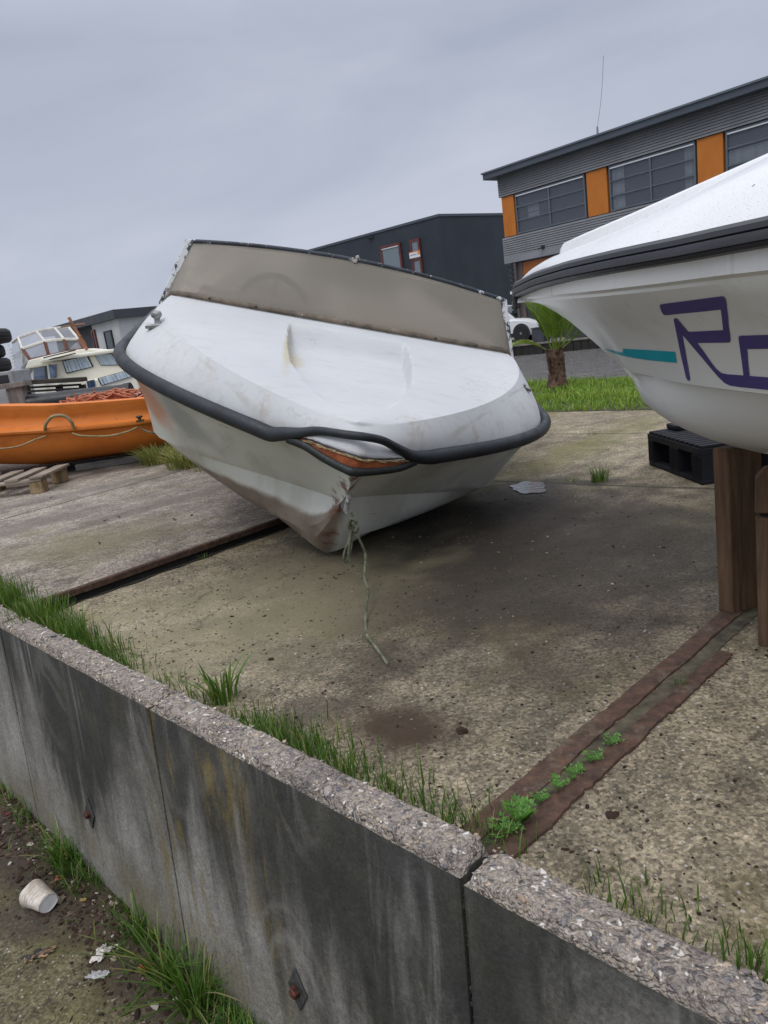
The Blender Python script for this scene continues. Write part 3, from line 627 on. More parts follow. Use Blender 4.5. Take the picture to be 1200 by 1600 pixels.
c = t.mix(t.math('MULTIPLY', t.math('MULTIPLY', line, t.step(t.noise(2.7, 2, t.map(loc=(1, 6, 2))), .56, .64)), .45), c, (.14, .10, .07, 1))
sw = t.math('ABSOLUTE', x[1]); shl = t.math('SUBTRACT', x[0], t.math('ADD', -.33, t.math('MULTIPLY', t.math('POWER', sw, 1.75), 1.13)))
shl = t.math('ABSOLUTE', t.math('ADD', shl, t.math('MULTIPLY', t.math('SUBTRACT', t.noise(4, 4), .5), .03)))
c = t.mix(t.math('MULTIPLY', t.math('MULTIPLY', t.step(shl, .012, .002), t.step(t.noise(5, 4, t.map(loc=(0, 7, 0))), .42, .6)), .5), c, (.36, .33, .28, 1))
M_deck = t.fin(c, t.ramp(t.noise(12, 6), (.3, .52), (.7, .75)), 0, t.bump(t.noise(1, 5, t.map(scale=(160, 30, 60)), .6), .0015, .55, t.bump(t.noise(3, 3), .006, .3)), .4)
t = NT('rubber_rail'); M_rail = t.fin(t.ramp(t.noise(9, 6), (.3, (.010, .012, .016, 1)), (.6, (.019, .023, .029, 1)), (.8, (.036, .042, .05, 1))), t.ramp(t.noise(16, 4), (.3, .38), (.7, .6)), 0, t.bump(t.noise(45, 5), .003, .5, t.bump(t.noise(7, 3), .01, .3)), .45)
t = NT('worn_black_frame'); n = t.noise(26, 6, t.map(scale=(1, 1, .6)), .7); x = t.xyz()
edgeY = t.math('ABSOLUTE', x[1]); bias = t.math('MULTIPLY', t.step(edgeY, .70, .86), .17)
chipm = t.step(t.math('ADD', n, bias), .585, .62)
M_frame = t.fin(t.mix(chipm, t.ramp(t.noise(5, 3), (.3, (.018, .022, .03, 1)), (.7, (.045, .055, .07, 1))), (.55, .56, .57, 1)), .45, 0, t.bump(n, .002, .5), .4)
M_metal = simple('dull_steel', (.38, .38, .38), .42, .85, .25, 30, .3)
M_black = simple('black_plastic', (.018, .019, .022), .5, 0, .25, 20, .3)
t = NT('smoked_acrylic'); x = t.xyz()
c = t.ramp(t.noise(1.5, 4), (.3, (.40, .375, .33, 1)), (.7, (.47, .445, .395, 1)))
c = t.mix(t.math('MULTIPLY', t.step(t.noise(60, 5, rough=.7), .5, .8), .35), c, (.2, .19, .17, 1))
t.fin(c, .38, 0, t.bump(t.noise(130, 4), .001, .5), .4)
tr = t.n('BsdfTranslucent'); t.put(tr.inputs[0], c); gl = t.n('BsdfRefraction'); t.put(gl.inputs[0], (.62, .56, .48, 1)); gl.inputs['Roughness'].default_value = .5; gl.inputs['IOR'].default_value = 1.05
m1 = t.n('MixShader'); m1.inputs[0].default_value = .58; t.t.links.new(t.b.outputs[0], m1.inputs[1]); t.t.links.new(gl.outputs[0], m1.inputs[2])
m2 = t.n('MixShader'); m2.inputs[0].default_value = .12; t.t.links.new(m1.outputs[0], m2.inputs[1]); t.t.links.new(tr.outputs[0], m2.inputs[2]); t.t.links.new(m2.outputs[0], t.out.inputs[0])
sc1 = t.noise(1, 6, t.map(scale=(4, 4, 90), rot=(R(20), 0, 0)), .7); t.put(t.b.inputs['Roughness'], t.ramp(sc1, (.35, .5), (.6, .30), (.75, .18)))
M_acryl = t.m

boat = thing('motor_boat', 'old white motor boat leaning on its keel with a smoked windscreen and torn bow rail', 'boat', (0, 0, 0), M=BM)
mb = MB(); rows = []; secs = []
for T in TS:
    row = []; k = KEE(T)
    half = []
    for s in (-1, 1):
        g, c = GUN(T, s), CHI(T, s)
        pts = []
        if T == 0: g = Vector((-.425, 0, .528))
        stem = sm(.3, 0, T)
        for q in (0, .12, .3, .5, .7, .9, 1):
            p = lerp(g, c, q); w_ = math.sin(math.pi * q)
            p.x += -.055 * w_ * sm(.12, 0, T); p.y -= s * .012 * w_ * sm(.05, .4, T); pts.append((p, q))
        lip = c + Vector((0, -s * .026 * sm(.02, .2, T), -.010 * sm(.02, .2, T))); pts.append((lip, 1.03))
        for q in (.15, .3, .45, .55, .7, .85):
            p = lerp(lip, k, q); b = .062 * math.sin(math.pi * q) * sm(0, .16, T) * (1 - .55 * sm(.5, 1.6, T))
            n_ = Vector((-.35 * sm(.9, .1, T), s * .55, -.8)); p += n_ * b
            if q == .55: p += Vector((0, -s * .006, .008)) * sm(.03, .2, T)
            pts.append((p, 1 + q))
        half.append(pts)
    row = [p for p, q in half[0]] + [k] + [p for p, q in reversed(half[1])]
    secs += [q for p, q in half[0]] + [2] + [q for p, q in reversed(half[1])]
    rows.append(row)
mb.loft(rows); nrow = len(rows[0])
mb.f.append(tuple(range((len(rows) - 1) * nrow, len(rows) * nrow)))      # transom
me = mb.mesh('hull', 26); at = me.attributes.new('sec', 'FLOAT', 'POINT'); at.data.foreach_set('value', secs)
obj('hull', me, M_hull, boat)

def zdeck(u, v):
    Ts, Tg = max(0, u + .314), max(0, u + .425); S, G = SHO(Ts, 1), GUN(Tg, 1); av = abs(v)
    if av <= S.y: return S.z + .012 * (1 - (av / max(S.y, .01)) ** 2) - recess(u, v)
    return lerp(S.z, G.z, min(1, (av - S.y) / max(.02, G.y - .015 - S.y)))
def recess(u, v):
    hw = interp(u, [-.15, 0, .2, .4, .6], [.12, .19, .252, .272, .276]); d = interp(u, [-.16, .0, .2, .45, .7], [0, .020, .050, .072, .078])
    return d * sm(hw + .005, hw - .014, abs(v)) * sm(.72, .60, u)
mb = MB(); rows = []
NT_, UE = 74, 1.02
TT = [.004, .008, .015, .025, .04, .055] + [lerp(.07, UE + .314, k / NT_) for k in range(NT_ + 1)]
for T in TT:
    S = SHO(T, 1); g = GUN(T * 1.083, 1); row = []
    half = []
    for q in (0, .08, .2, .35, .5, .65, .8, .9, .96):
        p = Vector((lerp(g.x, S.x, q), lerp(g.y - .012, S.y, q), lerp(g.z, S.z, q))); b = math.sin(math.pi * q ** .8)
        p += Vector((-.02 * sm(.6, .05, T), .018 * sm(.05, .7, T), .006)) * b; half.append(p)
    row = [Vector((p.x, -p.y, p.z)) for p in half]
    for k in range(181):
        f = -1 + 2 * k / 180; v = f * S.y; row.append(Vector((S.x, v, S.z + .012 * (1 - f * f) - recess(S.x, v))))
    row += [p.copy() for p in reversed(half)]; rows.append(row)
mb.loft(rows); m_ = len(rows[0]); mb.f += [(j, j + 1, m_ - 2 - j, m_ - 1 - j) for j in range(8)] + [tuple(range(8, m_ - 8))]; obj('foredeck', mb, M_deck, boat, 30)
# side decks, cockpit lining and transom top behind the screen
mb = MB(); rows = []
for k in range(15):
    u = lerp(UE, LOA - .44, k / 14); S = SHO(u + .314, 1); g = GUN(u + .425, 1)
    rr = [g - Vector((0, .012, 0)), lerp(g, S, .5) + Vector((0, .02, .01)), S, Vector((u, S.y - .13, S.z + .006)), Vector((u, S.y - .15, S.z - .02)), Vector((u, S.y - .17, .12)), Vector((u, 0, .08))]
    rows.append([Vector((p.x, -p.y, p.z)) for p in rr] + [p.copy() for p in reversed(rr[:-1])])
mb.loft(rows); obj('cockpit_liner', mb, M_deck, boat, 40)
mb = MB(); mb.box(UE + .35, UE + .7, -.6, -.1, .1, .42).box(UE + .35, UE + .7, .1, .6, .1, .42).box(UE + .66, UE + .74, -.6, -.1, .42, .78).box(UE + .66, UE + .74, .1, .6, .42, .78)
obj('seats', mb, simple('seat_vinyl', (.42, .33, .24), .6), boat, bevel=.03)
mb = MB(); mb.prism([Vector((UE - .03, -.80, .70)), Vector((UE - .03, -.05, .78)), Vector((UE - .03, -.05, .87)), Vector((UE - .03, -.72, .885))], (.06, 0, 0)); obj('dashboard', mb, simple('dash_panel', (.80, .60, .42), .6), boat, bevel=.01)
# windscreen
def scb(f): u = .938 - .119 * (1 - f * f); v = .904 * f; return Vector((u, v, zdeck(u, v) + .004))
def sct(f): return Vector((1.079 - .011 * (1 - f * f), .8065 * f, 1.0646 + .0582 * (1 - f * f)))
ws_ = obj('windscreen', (lambda mb: mb.loft([[lerp(scb(-1 + k / 24), sct(-1 + k / 24), q) for k in range(49)] for q in (0, .1, .3, .5, .7, .9, 1)]))(MB()), M_acryl, boat, 60, solid=.005, off=0)
fm = MB(); fm.tube([sct(-1.0 + k / 24) + Vector((0, 0, .004)) for k in range(49)], .0105, 8, True, .8)
obj('top_frame', fm, M_frame, ws_, 50)
for s in (-1, 1):
    fm = MB(); a, b = scb(s) + Vector((0, 0, -.004)), sct(s) + Vector((0, 0, .008)); ax = Vector((1, .25 * s, 0)).normalized()
    ins = Vector((0, -s, 0)); fm.prism([a - ax * .008 - ins * .016, a - ax * .008 + ins * .018, a + ax * .022 + ins * .018, a + ax * .022 - ins * .016], b - a)
    obj('side_frame', fm, M_frame, ws_, None, .003)
M_strip = simple('grimy_strip', (.19, .155, .115), .7, 0, .35, 14, .3)
bm_ = MB(); bm_.loft([[scb(-.985 + 1.97 * k / 48) + Vector((-.006, 0, h)) for k in range(49)] for h in (.0, .024)]); obj('bottom_strip', bm_, M_strip, ws_, 60, solid=.004, off=1)
for f in (-.735, -.49, -.245, 0, .245, .49, .735):
    p = scb(f) + Vector((-.010, 0, .013)); bb = MB(); bb.lathe([(.0058, -.003), (.0058, .003), (.0035, .0065)], Matrix.Translation(p) @ Matrix.Rotation(R(-90), 4, 'Y'), 8)
    obj('bolt', bb, M_black if abs(f) > .3 else M_metal, ws_, 40)
for s in (-1, 1):
    p = lerp(scb(s), sct(s), .06) + Vector((-.009, -s * .002, 0)); bb = MB(); bb.lathe([(.006, -.003), (.006, .003), (.003, .006)], Matrix.Translation(p) @ Matrix.Rotation(R(-90), 4, 'Y'), 8); obj('bolt', bb, M_black, ws_, 40)
bb = MB(); p = sct(.01); bb.box(-.012, .010, -.022, .006, -.004, .014, Matrix.Translation(p)); bb.box(-.014, .004, .004, .022, .0, .024, Matrix.Translation(p) @ Matrix.Rotation(.4, 4, 'X')); bb.box(-.016, 0, -.012, .006, -.012, .003, Matrix.Translation(p))
obj('centre_clip', bb, (lambda t: t.fin(t.ramp(t.noise(70, 4), (.35, (.12, .02, .02, 1)), (.5, (.5, .49, .47, 1)), (.7, (.22, .25, .18, 1))), .6))(NT('broken_clip')), ws_, bevel=.003)
# steering wheel behind the screen
M = Matrix.Translation(Vector((1.01, -.37, .835))) @ Matrix.Rotation(R(-62), 4, 'Y')
sw = MB(); sw.tube([M @ Vector((.165 * math.cos(a * math.pi / 24), .165 * math.sin(a * math.pi / 24), 0)) for a in range(49)], .016, 8)
for a in (0, 2.1, 4.2): sw.tube([M @ Vector((0, 0, -.03)), M @ Vector((.165 * math.cos(a), .165 * math.sin(a), 0))], .009, 6)
obj('steering_wheel', sw, M_black, boat, 60)
# cleats
for s in (-1, 1):
    u, v = .50, s * .828; p = Vector((u, v, zdeck(u, v))); T_ = Matrix.Translation(p) @ Matrix.Rotation(-s * .25, 4, 'X') @ Matrix.Scale(1.55 if s < 0 else 1.2, 4)
    cb = MB(); cb.box(-.011, .011, -.034, .034, -.002, .007, T_)
    if s < 0: cb.lathe([(.011, .006), (.009, .012), (.008, .022), (.014, .027), (.0155, .034), (.012, .041), (.004, .044)], T_, 14)
    else: cb.lathe([(.009, .006), (.008, .014), (.004, .017)], T_, 10)
    obj('cleat', cb, M_metal, boat, 40, .0015)
# rub rail
def ngun(T, s, e=.012):
    g = GUN(T, s); t_ = (GUN(T + .01, s) - GUN(max(0, T - .003), s)); t_.z = 0; t_.normalize(); n_ = Vector((t_.y * s, -t_.x * s, 0)) * s
    n_ = Vector((-t_.y, t_.x, 0)); n_ = n_ if n_.y * s > 0 or abs(n_.y) < .2 and n_.x < 0 else -n_
    return g + n_ * e
railT = [.19, .22, .26, .31, .37, .44, .52, .6, .68, .76, .84, .92, 1.0, 1.1, 1.25, 1.5, 1.9, 2.4, 3, 3.6, LOA]
upper = [(-.251, -.258, .560), (-.294, -.197, .585), (-.337, -.135, .615), (-.403, -.046, .635), (-.418, .029, .641), (-.367, .094, .622), (-.317, .164, .585), (-.276, .223, .556)]
path = [ngun(T, -1) for T in reversed(railT[1:])] + [Vector(p) for p in upper] + [ngun(T, 1) for T in railT[1:]]
pth = catmull(path, 4); nP = len(pth)
def rr_(t_):
    d = abs(pth[int(round(t_ * (nP - 1)))].y); return lerp(.0150, .0295, sm(.10, .34, d))
rl = MB(); rl.tube(pth, rr_, 12, True, .85); rub = obj('rub_rail', rl, M_rail, boat, 60)
low = [(-.268, -.232, .550), (-.316, -.172, .549), (-.366, -.102, .530), (-.417, -.034, .520), (-.434, .004, .517), (-.372, .09, .513), (-.308, .178, .517), (-.262, .238, .535)]
rl = MB(); rl.tube(catmull(low, 5), .0165, 8, True, .9); obj('lower_rail', rl, simple('black_channel', (.012, .016, .017), .55, 0, .3, 25, .5), boat, 60)
# torn flange with orange core between the two rail strands
lipu = catmull([(-.285, -.215, .566), (-.326, -.157, .571), (-.368, -.101, .570), (-.414, -.037, .571), (-.423, .01, .566), (-.399, .056, .558), (-.334, .146, .549), (-.27, .226, .545)], 8)
lipl = catmull([(-.280, -.215, .548), (-.322, -.160, .545), (-.366, -.100, .532), (-.416, -.034, .524), (-.430, .006, .52), (-.402, .053, .518), (-.332, .15, .52), (-.27, .226, .53)], 8)
cm = MB(); cm.loft([[lerp(a, b, q) + Vector((-.004 * math.sin(q * 3.1), 0, 0)) for a, b in zip(lipu, lipl)] for q in (0, .25, .5, .75, 1)])
t = NT('orange_core'); obj('orange_core', cm, t.fin(t.ramp(t.noise(18, 6, rough=.7), (.3, (.14, .04, .02, 1)), (.55, (.32, .085, .03, 1)), (.75, (.42, .16, .07, 1))), .7, 0, t.bump(t.noise(60, 5), .004, .7), .3), boat, 60)
tm = MB(); rowsT = []
inn = catmull([(-.255, -.225, .585), (-.293, -.165, .604), (-.335, -.105, .616), (-.378, -.038, .628), (-.385, .01, .626), (-.360, .056, .612), (-.300, .14, .588), (-.25, .215, .566)], 8)
for q in (0, .3, .6, .85, 1.0):
    rowsT.append([lerp(a, b, q) + Vector((-.006 * q + .003 * mnoise.noise(Vector((i * .8, q * 3, 0))) * q, 0, .012 * math.sin(q * 2.2) + (.004 * mnoise.noise(Vector((i * 1.3, 0, q))) if q == 1 else 0))) for i, (a, b) in enumerate(zip(inn, lipu))])
tm.loft(rowsT); obj('bow_flange', tm, M_deck, boat, 60, solid=.004)
ym = MB()
for k in range(46):
    i = random.randrange(5, len(lipu) - 1); p = lipu[i] + Vector((-.005, 0, U(-.006, .002))); d = (lipu[min(i + 1, len(lipu) - 1)] - lipu[i - 1]).normalized()
    ym.tube([p - d * U(.008, .03), p + Vector((-.003, 0, U(-.002, .002))), p + d * U(.008, .03) + Vector((0, 0, U(-.004, .003)))], .0016, 4)
tag(obj('torn_fibres', ym, simple('torn_fibreglass', (.42, .34, .18), .8, 0, .5, 60), boat), kind='stuff')
# bow eye
eye = thing
be = MB(); p = Vector((-.366, 0, .405)); be.box(-.02, .004, -.008, .008, -.05, .012, Matrix.Translation(p + Vector((-.008, .004, -.008))) @ Matrix.Rotation(R(-14), 4, 'Y')); be.tube([p + Vector((-.01, 0, .0)), p + Vector((-.04, .002, -.012)), p + Vector((-.04, .002, -.05)), p + Vector((-.0, 0, -.056))], .0055, 8)
obj('bow_eye', be, simple('bow_eye_steel', (.45, .45, .47), .4, .6, .3, 60), boat, 50)
# keel block that carries the after end
tb = thing('timber_block', 'dark timber block under the old white motor boat', 'timber', (-.42, 5.6, 0))
bx_ = MB(); kz = (BM @ Vector((2.62, 0, KEE(2.9).z))).z; bx_.box(-.75, .05, 5.5, 5.72, 0.001, max(.08, kz - .005)); obj('baulk', bx_, M_dkwood, tb, None, .006)

# rope from the bow eye
t = NT('green_rope'); x = t.n('TexWave', wave_type='BANDS'); t.put(x.inputs[0], t.co); x.inputs['Scale'].default_value = 70; x.inputs['Distortion'].default_value = 4
M_rope = t.fin(t.mix(.6, t.ramp(t.noise(26, 5), (.3, (.075, .08, .05, 1)), (.55, (.17, .175, .12, 1)), (.75, (.33, .33, .26, 1))), t.ramp(x.outputs[0], (.2, .25), (.8, .75)), 'OVERLAY'), .85, 0, t.bump(x.outputs[0], .002, .8), .2)
eyeW = BM @ Vector((-.40, .004, .352)); Ye = eyeW.y - .012
def rp(l, dy=0): return [atY(px, py, Ye - (d_ if len(r_) else 0)) for px, py, *r_ in l for d_ in [r_[0] if r_ else 0]]
rt = thing('mooring_rope', 'frayed green rope tied to the bow eye and trailing onto the concrete', 'rope', (eyeW.x, Ye, 0))
mb = MB(); mb.tube(catmull(rp([(548, 800), (550, 810), (546, 818), (552, 823), (556, 816, .01), (549, 811, .012), (545, 822, .008), (553, 830), (559, 826, .01), (556, 820, .01)]), 6), .0062, 8); obj('knot', mb, M_rope, rt, 60)
mb = MB(); mb.tube(catmull(rp([(551, 824), (548, 838), (540, 858), (537, 872), (541, 878), (546, 868), (549, 850), (552, 832)]), 6), .005, 8); obj('loop', mb, M_rope, rt, 60)
mb = MB(); mb.tube(catmull(rp([(549, 828, .006), (546, 850, .006), (545, 868, .006), (549, 882, .006), (548, 886, .006)]), 6), .005, 8); obj('loop', mb, M_rope, rt, 60)
g1, g2, g3 = gp(577, 998, .006), gp(588, 1012, .006), gp(606, 1038, .006)
tail = rp([(555, 828), (560, 840), (566, 852), (571, 868)])
P1 = tail[-1]; pw = [tail[0], tail[1], tail[2], P1]
for i, (px, py) in enumerate([(570, 890), (570, 905), (575, 925), (572, 950), (571, 972), (573, 990)]): pw.append(atY(px, py, lerp(P1.y, g1.y, (i + 1) / 7)))
mb = MB(); mb.tube(catmull(pw + [g1, g2, g3], 6), .0048, 8); obj('tail', mb, M_rope, rt, 60)

# ================================================================== NEWER WHITE BOAT, RIGHT
BT = Vector((.5113574, 2.4, 0)); BD = Vector((.64278761, -.76604444, 0)); BN = Vector((-.76604444, -.64278761, 0))
def B2(s, w_, z): return BT + BD * s + BN * w_ + Vector((0, 0, z))
L2 = 3.7
def wr(s): return .72 * (1 - (1 - min(max(s, 0) / 1.6, 1)) ** 1.9) * (1 - .08 * sm(1.8, L2, s))
def wcz(s): return interp(s, [0, .355, .4, .5, .6, .7, .8, .9, 1.0, 1.1, 1.4, 1.8, L2], [0, 0, .045, .119, .19, .254, .313, .366, .416, .46, .53, .56, .54])
SZ = [0, .05, .1, .2, .3, .355, .4, .5, .6, .7, .8, .9, 1.0, 1.1]
zk_ = [.96, .905, .878, .80, .742, .70, .632, .553, .503, .47, .452, .44, .43, .425]      # stem / keel
def zk(s): return interp(s, [0, .02, .05, .1, .17, .25, .32, .36, .38, .40, .41, .45, .5, .56, .63, .75, 1.1, L2], [.945, .93, .925, .9, .857, .79, .727, .69, .665, .64, .60, .567, .535, .51, .484, .457, .42, .40])
def zc(s): return interp(s, [0, .355, .4, .5, .6, .7, .8, .9, 1.0, 1.1, 2, L2], [.945, .70, .691, .686, .678, .673, .67, .666, .661, .655, .63, .6])
def zkn(s): return interp(s, [0, .05, .1, .3, .5, .7, .9, 1.1, 2, L2], [.929, .927, .926, .92, .913, .908, .905, .899, .89, .9])
def zrt(s): return interp(s, [0, .05, .1, .2, .4, .6, .8, 1.1, 2, L2], [.98, .983, .986, .992, .995, .993, .989, .988, .985, .99])
S2 = [0, .006, .015, .03, .05, .075, .1, .14, .18, .22, .26, .3, .33, .355, .38, .41, .45, .5, .55, .6, .66, .72, .8, .9, 1, 1.1, 1.25, 1.45, 1.7, 2, 2.5, 3.1, L2]
t = NT('white_gelcoat'); c = t.ramp(t.noise(1.3, 5), (.3, (.74, .745, .725, 1)), (.7, (.80, .805, .79, 1)))
c = t.mix(t.math('MULTIPLY', t.step(t.noise(3.5, 7, t.map(scale=(1, 1, .4)), .65), .52, .74), .3), c, (.45, .45, .40, 1))
x = t.xyz(); c = t.mix(t.math('MULTIPLY', t.math('MULTIPLY', t.step(x[2], .80, .70), t.step(x[1], 2.02, 2.2)), .25), c, (.38, .45, .26, 1))
run = t.noise(1, 6, t.map(scale=(22, 22, 1.1)), .7); c = t.mix(t.math('MULTIPLY', t.math('MULTIPLY', t.step(run, .56, .72), t.step(x[2], .70, .93)), .38), c, (.34, .33, .29, 1))
scf = t.noise(1, 7, t.map(scale=(3, 3, 40)), .7); c = t.mix(t.math('MULTIPLY', t.math('MULTIPLY', t.step(scf, .60, .68), t.step(t.noise(2.5, 3), .5, .62)), .3), c, (.36, .35, .32, 1))
M_hull2 = t.fin(c, .24, 0, t.bump(t.noise(2.2, 3), .006, .2), .5)
t = NT('white_deck_gelcoat'); v = t.n('TexVoronoi'); t.put(v.inputs[0], t.co); v.inputs['Scale'].default_value = 260
drop = t.math('MULTIPLY', t.step(v.outputs['Distance'], .42, .1), t.step(t.xyz(v.outputs['Color'])[0], .55, .7))
c = t.ramp(t.noise(1.5, 5), (.3, (.74, .75, .76, 1)), (.7, (.82, .825, .83, 1))); c = t.mix(t.math('MULTIPLY', t.step(t.noise(4, 7, rough=.7), .56, .72), .3), c, (.5, .5, .46, 1))
pits = t.n('TexVoronoi'); t.put(pits.inputs[0], t.co); pits.inputs['Scale'].default_value = 22
c = t.mix(t.math('MULTIPLY', t.math('MULTIPLY', t.step(pits.outputs['Distance'], .09, .05), t.step(t.xyz(pits.outputs['Color'])[0], .6, .65)), .8), c, (.06, .06, .055, 1))
M_deck2 = t.fin(c, .22, 0, t.bump(drop, .0012, .6, t.bump(t.noise(2, 3), .006, .2)), .5)
t = NT('grey_fender_rail'); M_rail2 = t.fin(t.ramp(t.noise(3, 6, t.map(scale=(1, 1, 6))), (.3, (.018, .0185, .023, 1)), (.7, (.042, .042, .050, 1))), .42, 0, t.bump(t.noise(30, 5), .003, .3), .5)
b2 = thing('white_boat', 'newer white boat on timber props with purple lettering and teal stripe', 'boat', BT + BD * .7 + Vector((0, 0, .45)))
mb = MB(); rows = []
for s in S2:
    half = []
    w_, wc, kz, cz, knz, rz = wr(s), wcz(s), zk(s), zc(s), zkn(s), zrt(s) - .025
    hw = max(w_ - .012, 0); kw = max(w_ - .022, 0)
    if s < .355: kz = zk(s); cz = kz; wc = 0
    pts = [(hw, rz), (hw, lerp(rz, knz, .6)), (hw, knz + .005), (kw - .004, knz - .002), (kw - .006, knz - .009)]
    for q in (.12, .28, .45, .62, .8, .93):
        fl = math.sin(math.pi * q) * .05 * sm(0, .5, s) * (1 - .3 * sm(.6, 1.6, s)); pts.append((max(0, lerp(kw, wc, q) - fl * .6), lerp(knz - .009, cz, q)))
    pts += [(wc, cz), (max(0, wc - .030 * sm(.36, .5, s)), cz - .008 * sm(.36, .46, s))]
    for q in (.2, .4, .6, .8, .93):
        bl = math.sin(math.pi * q) * .045 * sm(.36, .55, s) * (1 - .5 * sm(.8, 1.8, s)); pts.append((lerp(wc - .030, 0, q) * (1 if wc > .02 else 0) + bl * .7 * (1 if wc > .01 else 0), lerp(cz - .01 * sm(.36, .46, s), kz, q) - bl * .55))
    half = pts
    rows.append([B2(s, a, z) for a, z in half] + [B2(s, 0, kz)] + [B2(s, -a, z) for a, z in reversed(half)])
mb.loft(rows); nr = len(rows[0]); mb.f.append(tuple(range((len(rows) - 1) * nr, len(rows) * nr)))
h2 = obj('hull', mb, M_hull2, b2, 26)
bvh = BVHTree.FromPolygons([Vector(v) for v in mb.v], mb.f)
# deck: flank from the rail, knee, foredeck crown and the raised coaming
def ztop(s): return interp(s, [0, .05, .1, .2, .3, .4, .5, .6, .7, .8, .9, 1.0, 1.1, 1.6, 2.4, L2], [.984, 1.000, 1.016, 1.036, 1.045, 1.054, 1.068, 1.085, 1.104, 1.128, 1.150, 1.172, 1.192, 1.265, 1.29, 1.25])
mb = MB(); rows = []
for s in S2:
    w_, zr_, zt = wr(s), zrt(s), ztop(s); k = zt - zr_
    kn = max(0, w_ * (1 - .10 * sm(0, .5, s)) - .012 - .05 * sm(0, .8, s)); r_ = [(max(0, w_ - .012), zr_ - .022), (max(0, w_ - .008), zr_ + .001), (lerp(max(0, w_ - .008), kn, .45), zr_ + k * .34), (kn, zr_ + k * .58), (kn * .97, zr_ + k * .62), (kn * .75, zr_ + k * .82), (kn * .5, zr_ + k * .93), (kn * .25, zr_ + k * .98)]
    rows.append([B2(s, a, z) for a, z in r_] + [B2(s, 0, zt)] + [B2(s, -a, z) for a, z in reversed(r_)])
mb.loft(rows); obj('deck', mb, M_deck2, b2, 34)
mb = MB(); rows = []      # raised anchor-locker coaming
for s in [.20, .203, .215, .3, .5, .8, 1.2, 1.6]:
    zt = ztop(s); hgt = .0 if s <= .20 else (.020 if s == .203 else .028) * sm(1.9, .2, s); wv_ = .15 * sm(.05, .5, s) + .02
    rows.append([B2(s, wv_, zt - .02), B2(s, wv_ - .012, zt + hgt - .006), B2(s, wv_ - .02, zt + hgt), B2(s, 0, zt + hgt + .003), B2(s, -wv_ + .02, zt + hgt), B2(s, -wv_ + .012, zt + hgt - .006), B2(s, -wv_, zt - .02)])
mb.loft(rows); obj('foredeck_coaming', mb, M_deck2, b2, 34)
# fender rail: three ribs, carried round the stem
prof = [(-.010, .003), (.003, .004), (.012, -.003), (.014, -.0125), (.0095, -.0150), (.0145, -.0165), (.017, -.024), (.017, -.032), (.0135, -.0335), (.0155, -.035), (.010, -.042), (-.010, -.045)]
mb = MB(); rows = []
for side in (1, -1):
    rr2 = []
    for s in [q for q in S2 if q <= L2]:
        e = .001; d0 = Vector((s + e, wr(s + e))) - Vector((max(0, s - e), wr(max(0, s - e)))); d0.normalize(); nn = Vector((-d0.y, d0.x))
        rr2.append([B2(s + nn.x * o, side * (wr(s) + nn.y * o), zrt(s) + z) for o, z in prof])
    rows.append(rr2)
mb.loft(list(reversed(rows[1])) + rows[0][0:]); obj('fender_rail', mb, M_rail2, b2, 26)
mb = MB(); e0 = B2(-.012, .0, .98); mb.prism([B2(-.017, .012, .945), B2(-.017, -.018, .945), B2(-.002, -.018, .945), B2(-.002, .012, .945)], (0, 0, -.042)); obj('rail_end', mb, M_rail2, b2, None, .004)
# lettering and stripe: vinyl cut to shape and laid on the hull
def decal(name, outline, mat, label=None):
    bm = bmesh.new(); V2 = [Vector((a, b, 0)) for a, b in outline]
    tris = tessellate_polygon([V2]); vv = [bm.verts.new(v) for v in V2]
    for tr_ in tris:
        try: bm.faces.new([vv[i] for i in tr_])
        except ValueError: pass
    for _ in range(9):
        ed = [e for e in bm.edges if e.calc_length() > 7]
        if not ed: break
        bmesh.ops.subdivide_edges(bm, edges=ed, cuts=1); bmesh.ops.triangulate(bm, faces=bm.faces)
    out = []
    for v in bm.verts:
        d = ray(v.co.x, v.co.y).normalized(); loc, nn, idx, dist = bvh.ray_cast(EYE, d)
        if loc is None: loc, nn = EYE + d * 1.7, -d
        if nn.dot(d) > 0: nn = -nn
        out.append(loc + nn * .0012)
    bm.verts.index_update(); fs = [tuple(v.index for v in f.verts) for f in bm.faces]; bm.free()
    mb = MB(); mb.add(out, fs); return obj(name, mb, mat, b2, 60, label=label)
Q = lambda l: [(980 + a / 5.333, 420 + b / 5.333) for a, b in l]
M_pur = (lambda t: t.fin(t.mix(t.math('MULTIPLY', t.step(t.noise(1, 8, t.map(scale=(30, 30, 90)), .75), .64, .70), .55), t.ramp(t.noise(3, 5), (.3, (.065, .048, .19, 1)), (.7, (.095, .075, .235, 1))), (.45, .44, .50, 1)), t.ramp(t.noise(9, 4), (.3, .3), (.7, .5))))(NT('purple_vinyl')); M_teal = simple('teal_vinyl', (.008, .38, .47), .35, 0, .06, 3)
decal('lettering', Q([(272, 305), (278, 295), (292, 291), (560, 256), (790, 225), (806, 228), (820, 244), (831, 285), (847, 450), (864, 588), (862, 603), (850, 612), (588, 616), (742, 830), (788, 866), (840, 877), (972, 886), (955, 750), (930, 580), (932, 562), (946, 555), (1173, 547), (1480, 536), (1480, 655), (1173, 663), (1002, 667), (1022, 890), (1173, 902), (1480, 925), (1480, 1040), (1173, 1007), (950, 985), (860, 972), (815, 950), (764, 903), (462, 546), (500, 760), (527, 912), (522, 929), (508, 931), (492, 900), (450, 720), (390, 425), (394, 410), (405, 407), (418, 414), (510, 522), (660, 515), (802, 507), (790, 400), (782, 337), (560, 360), (322, 384), (304, 380), (288, 355)]), M_pur)
Q4 = lambda l: [(780 + a / 2.857, 360 + b / 2.857) for a, b in l]
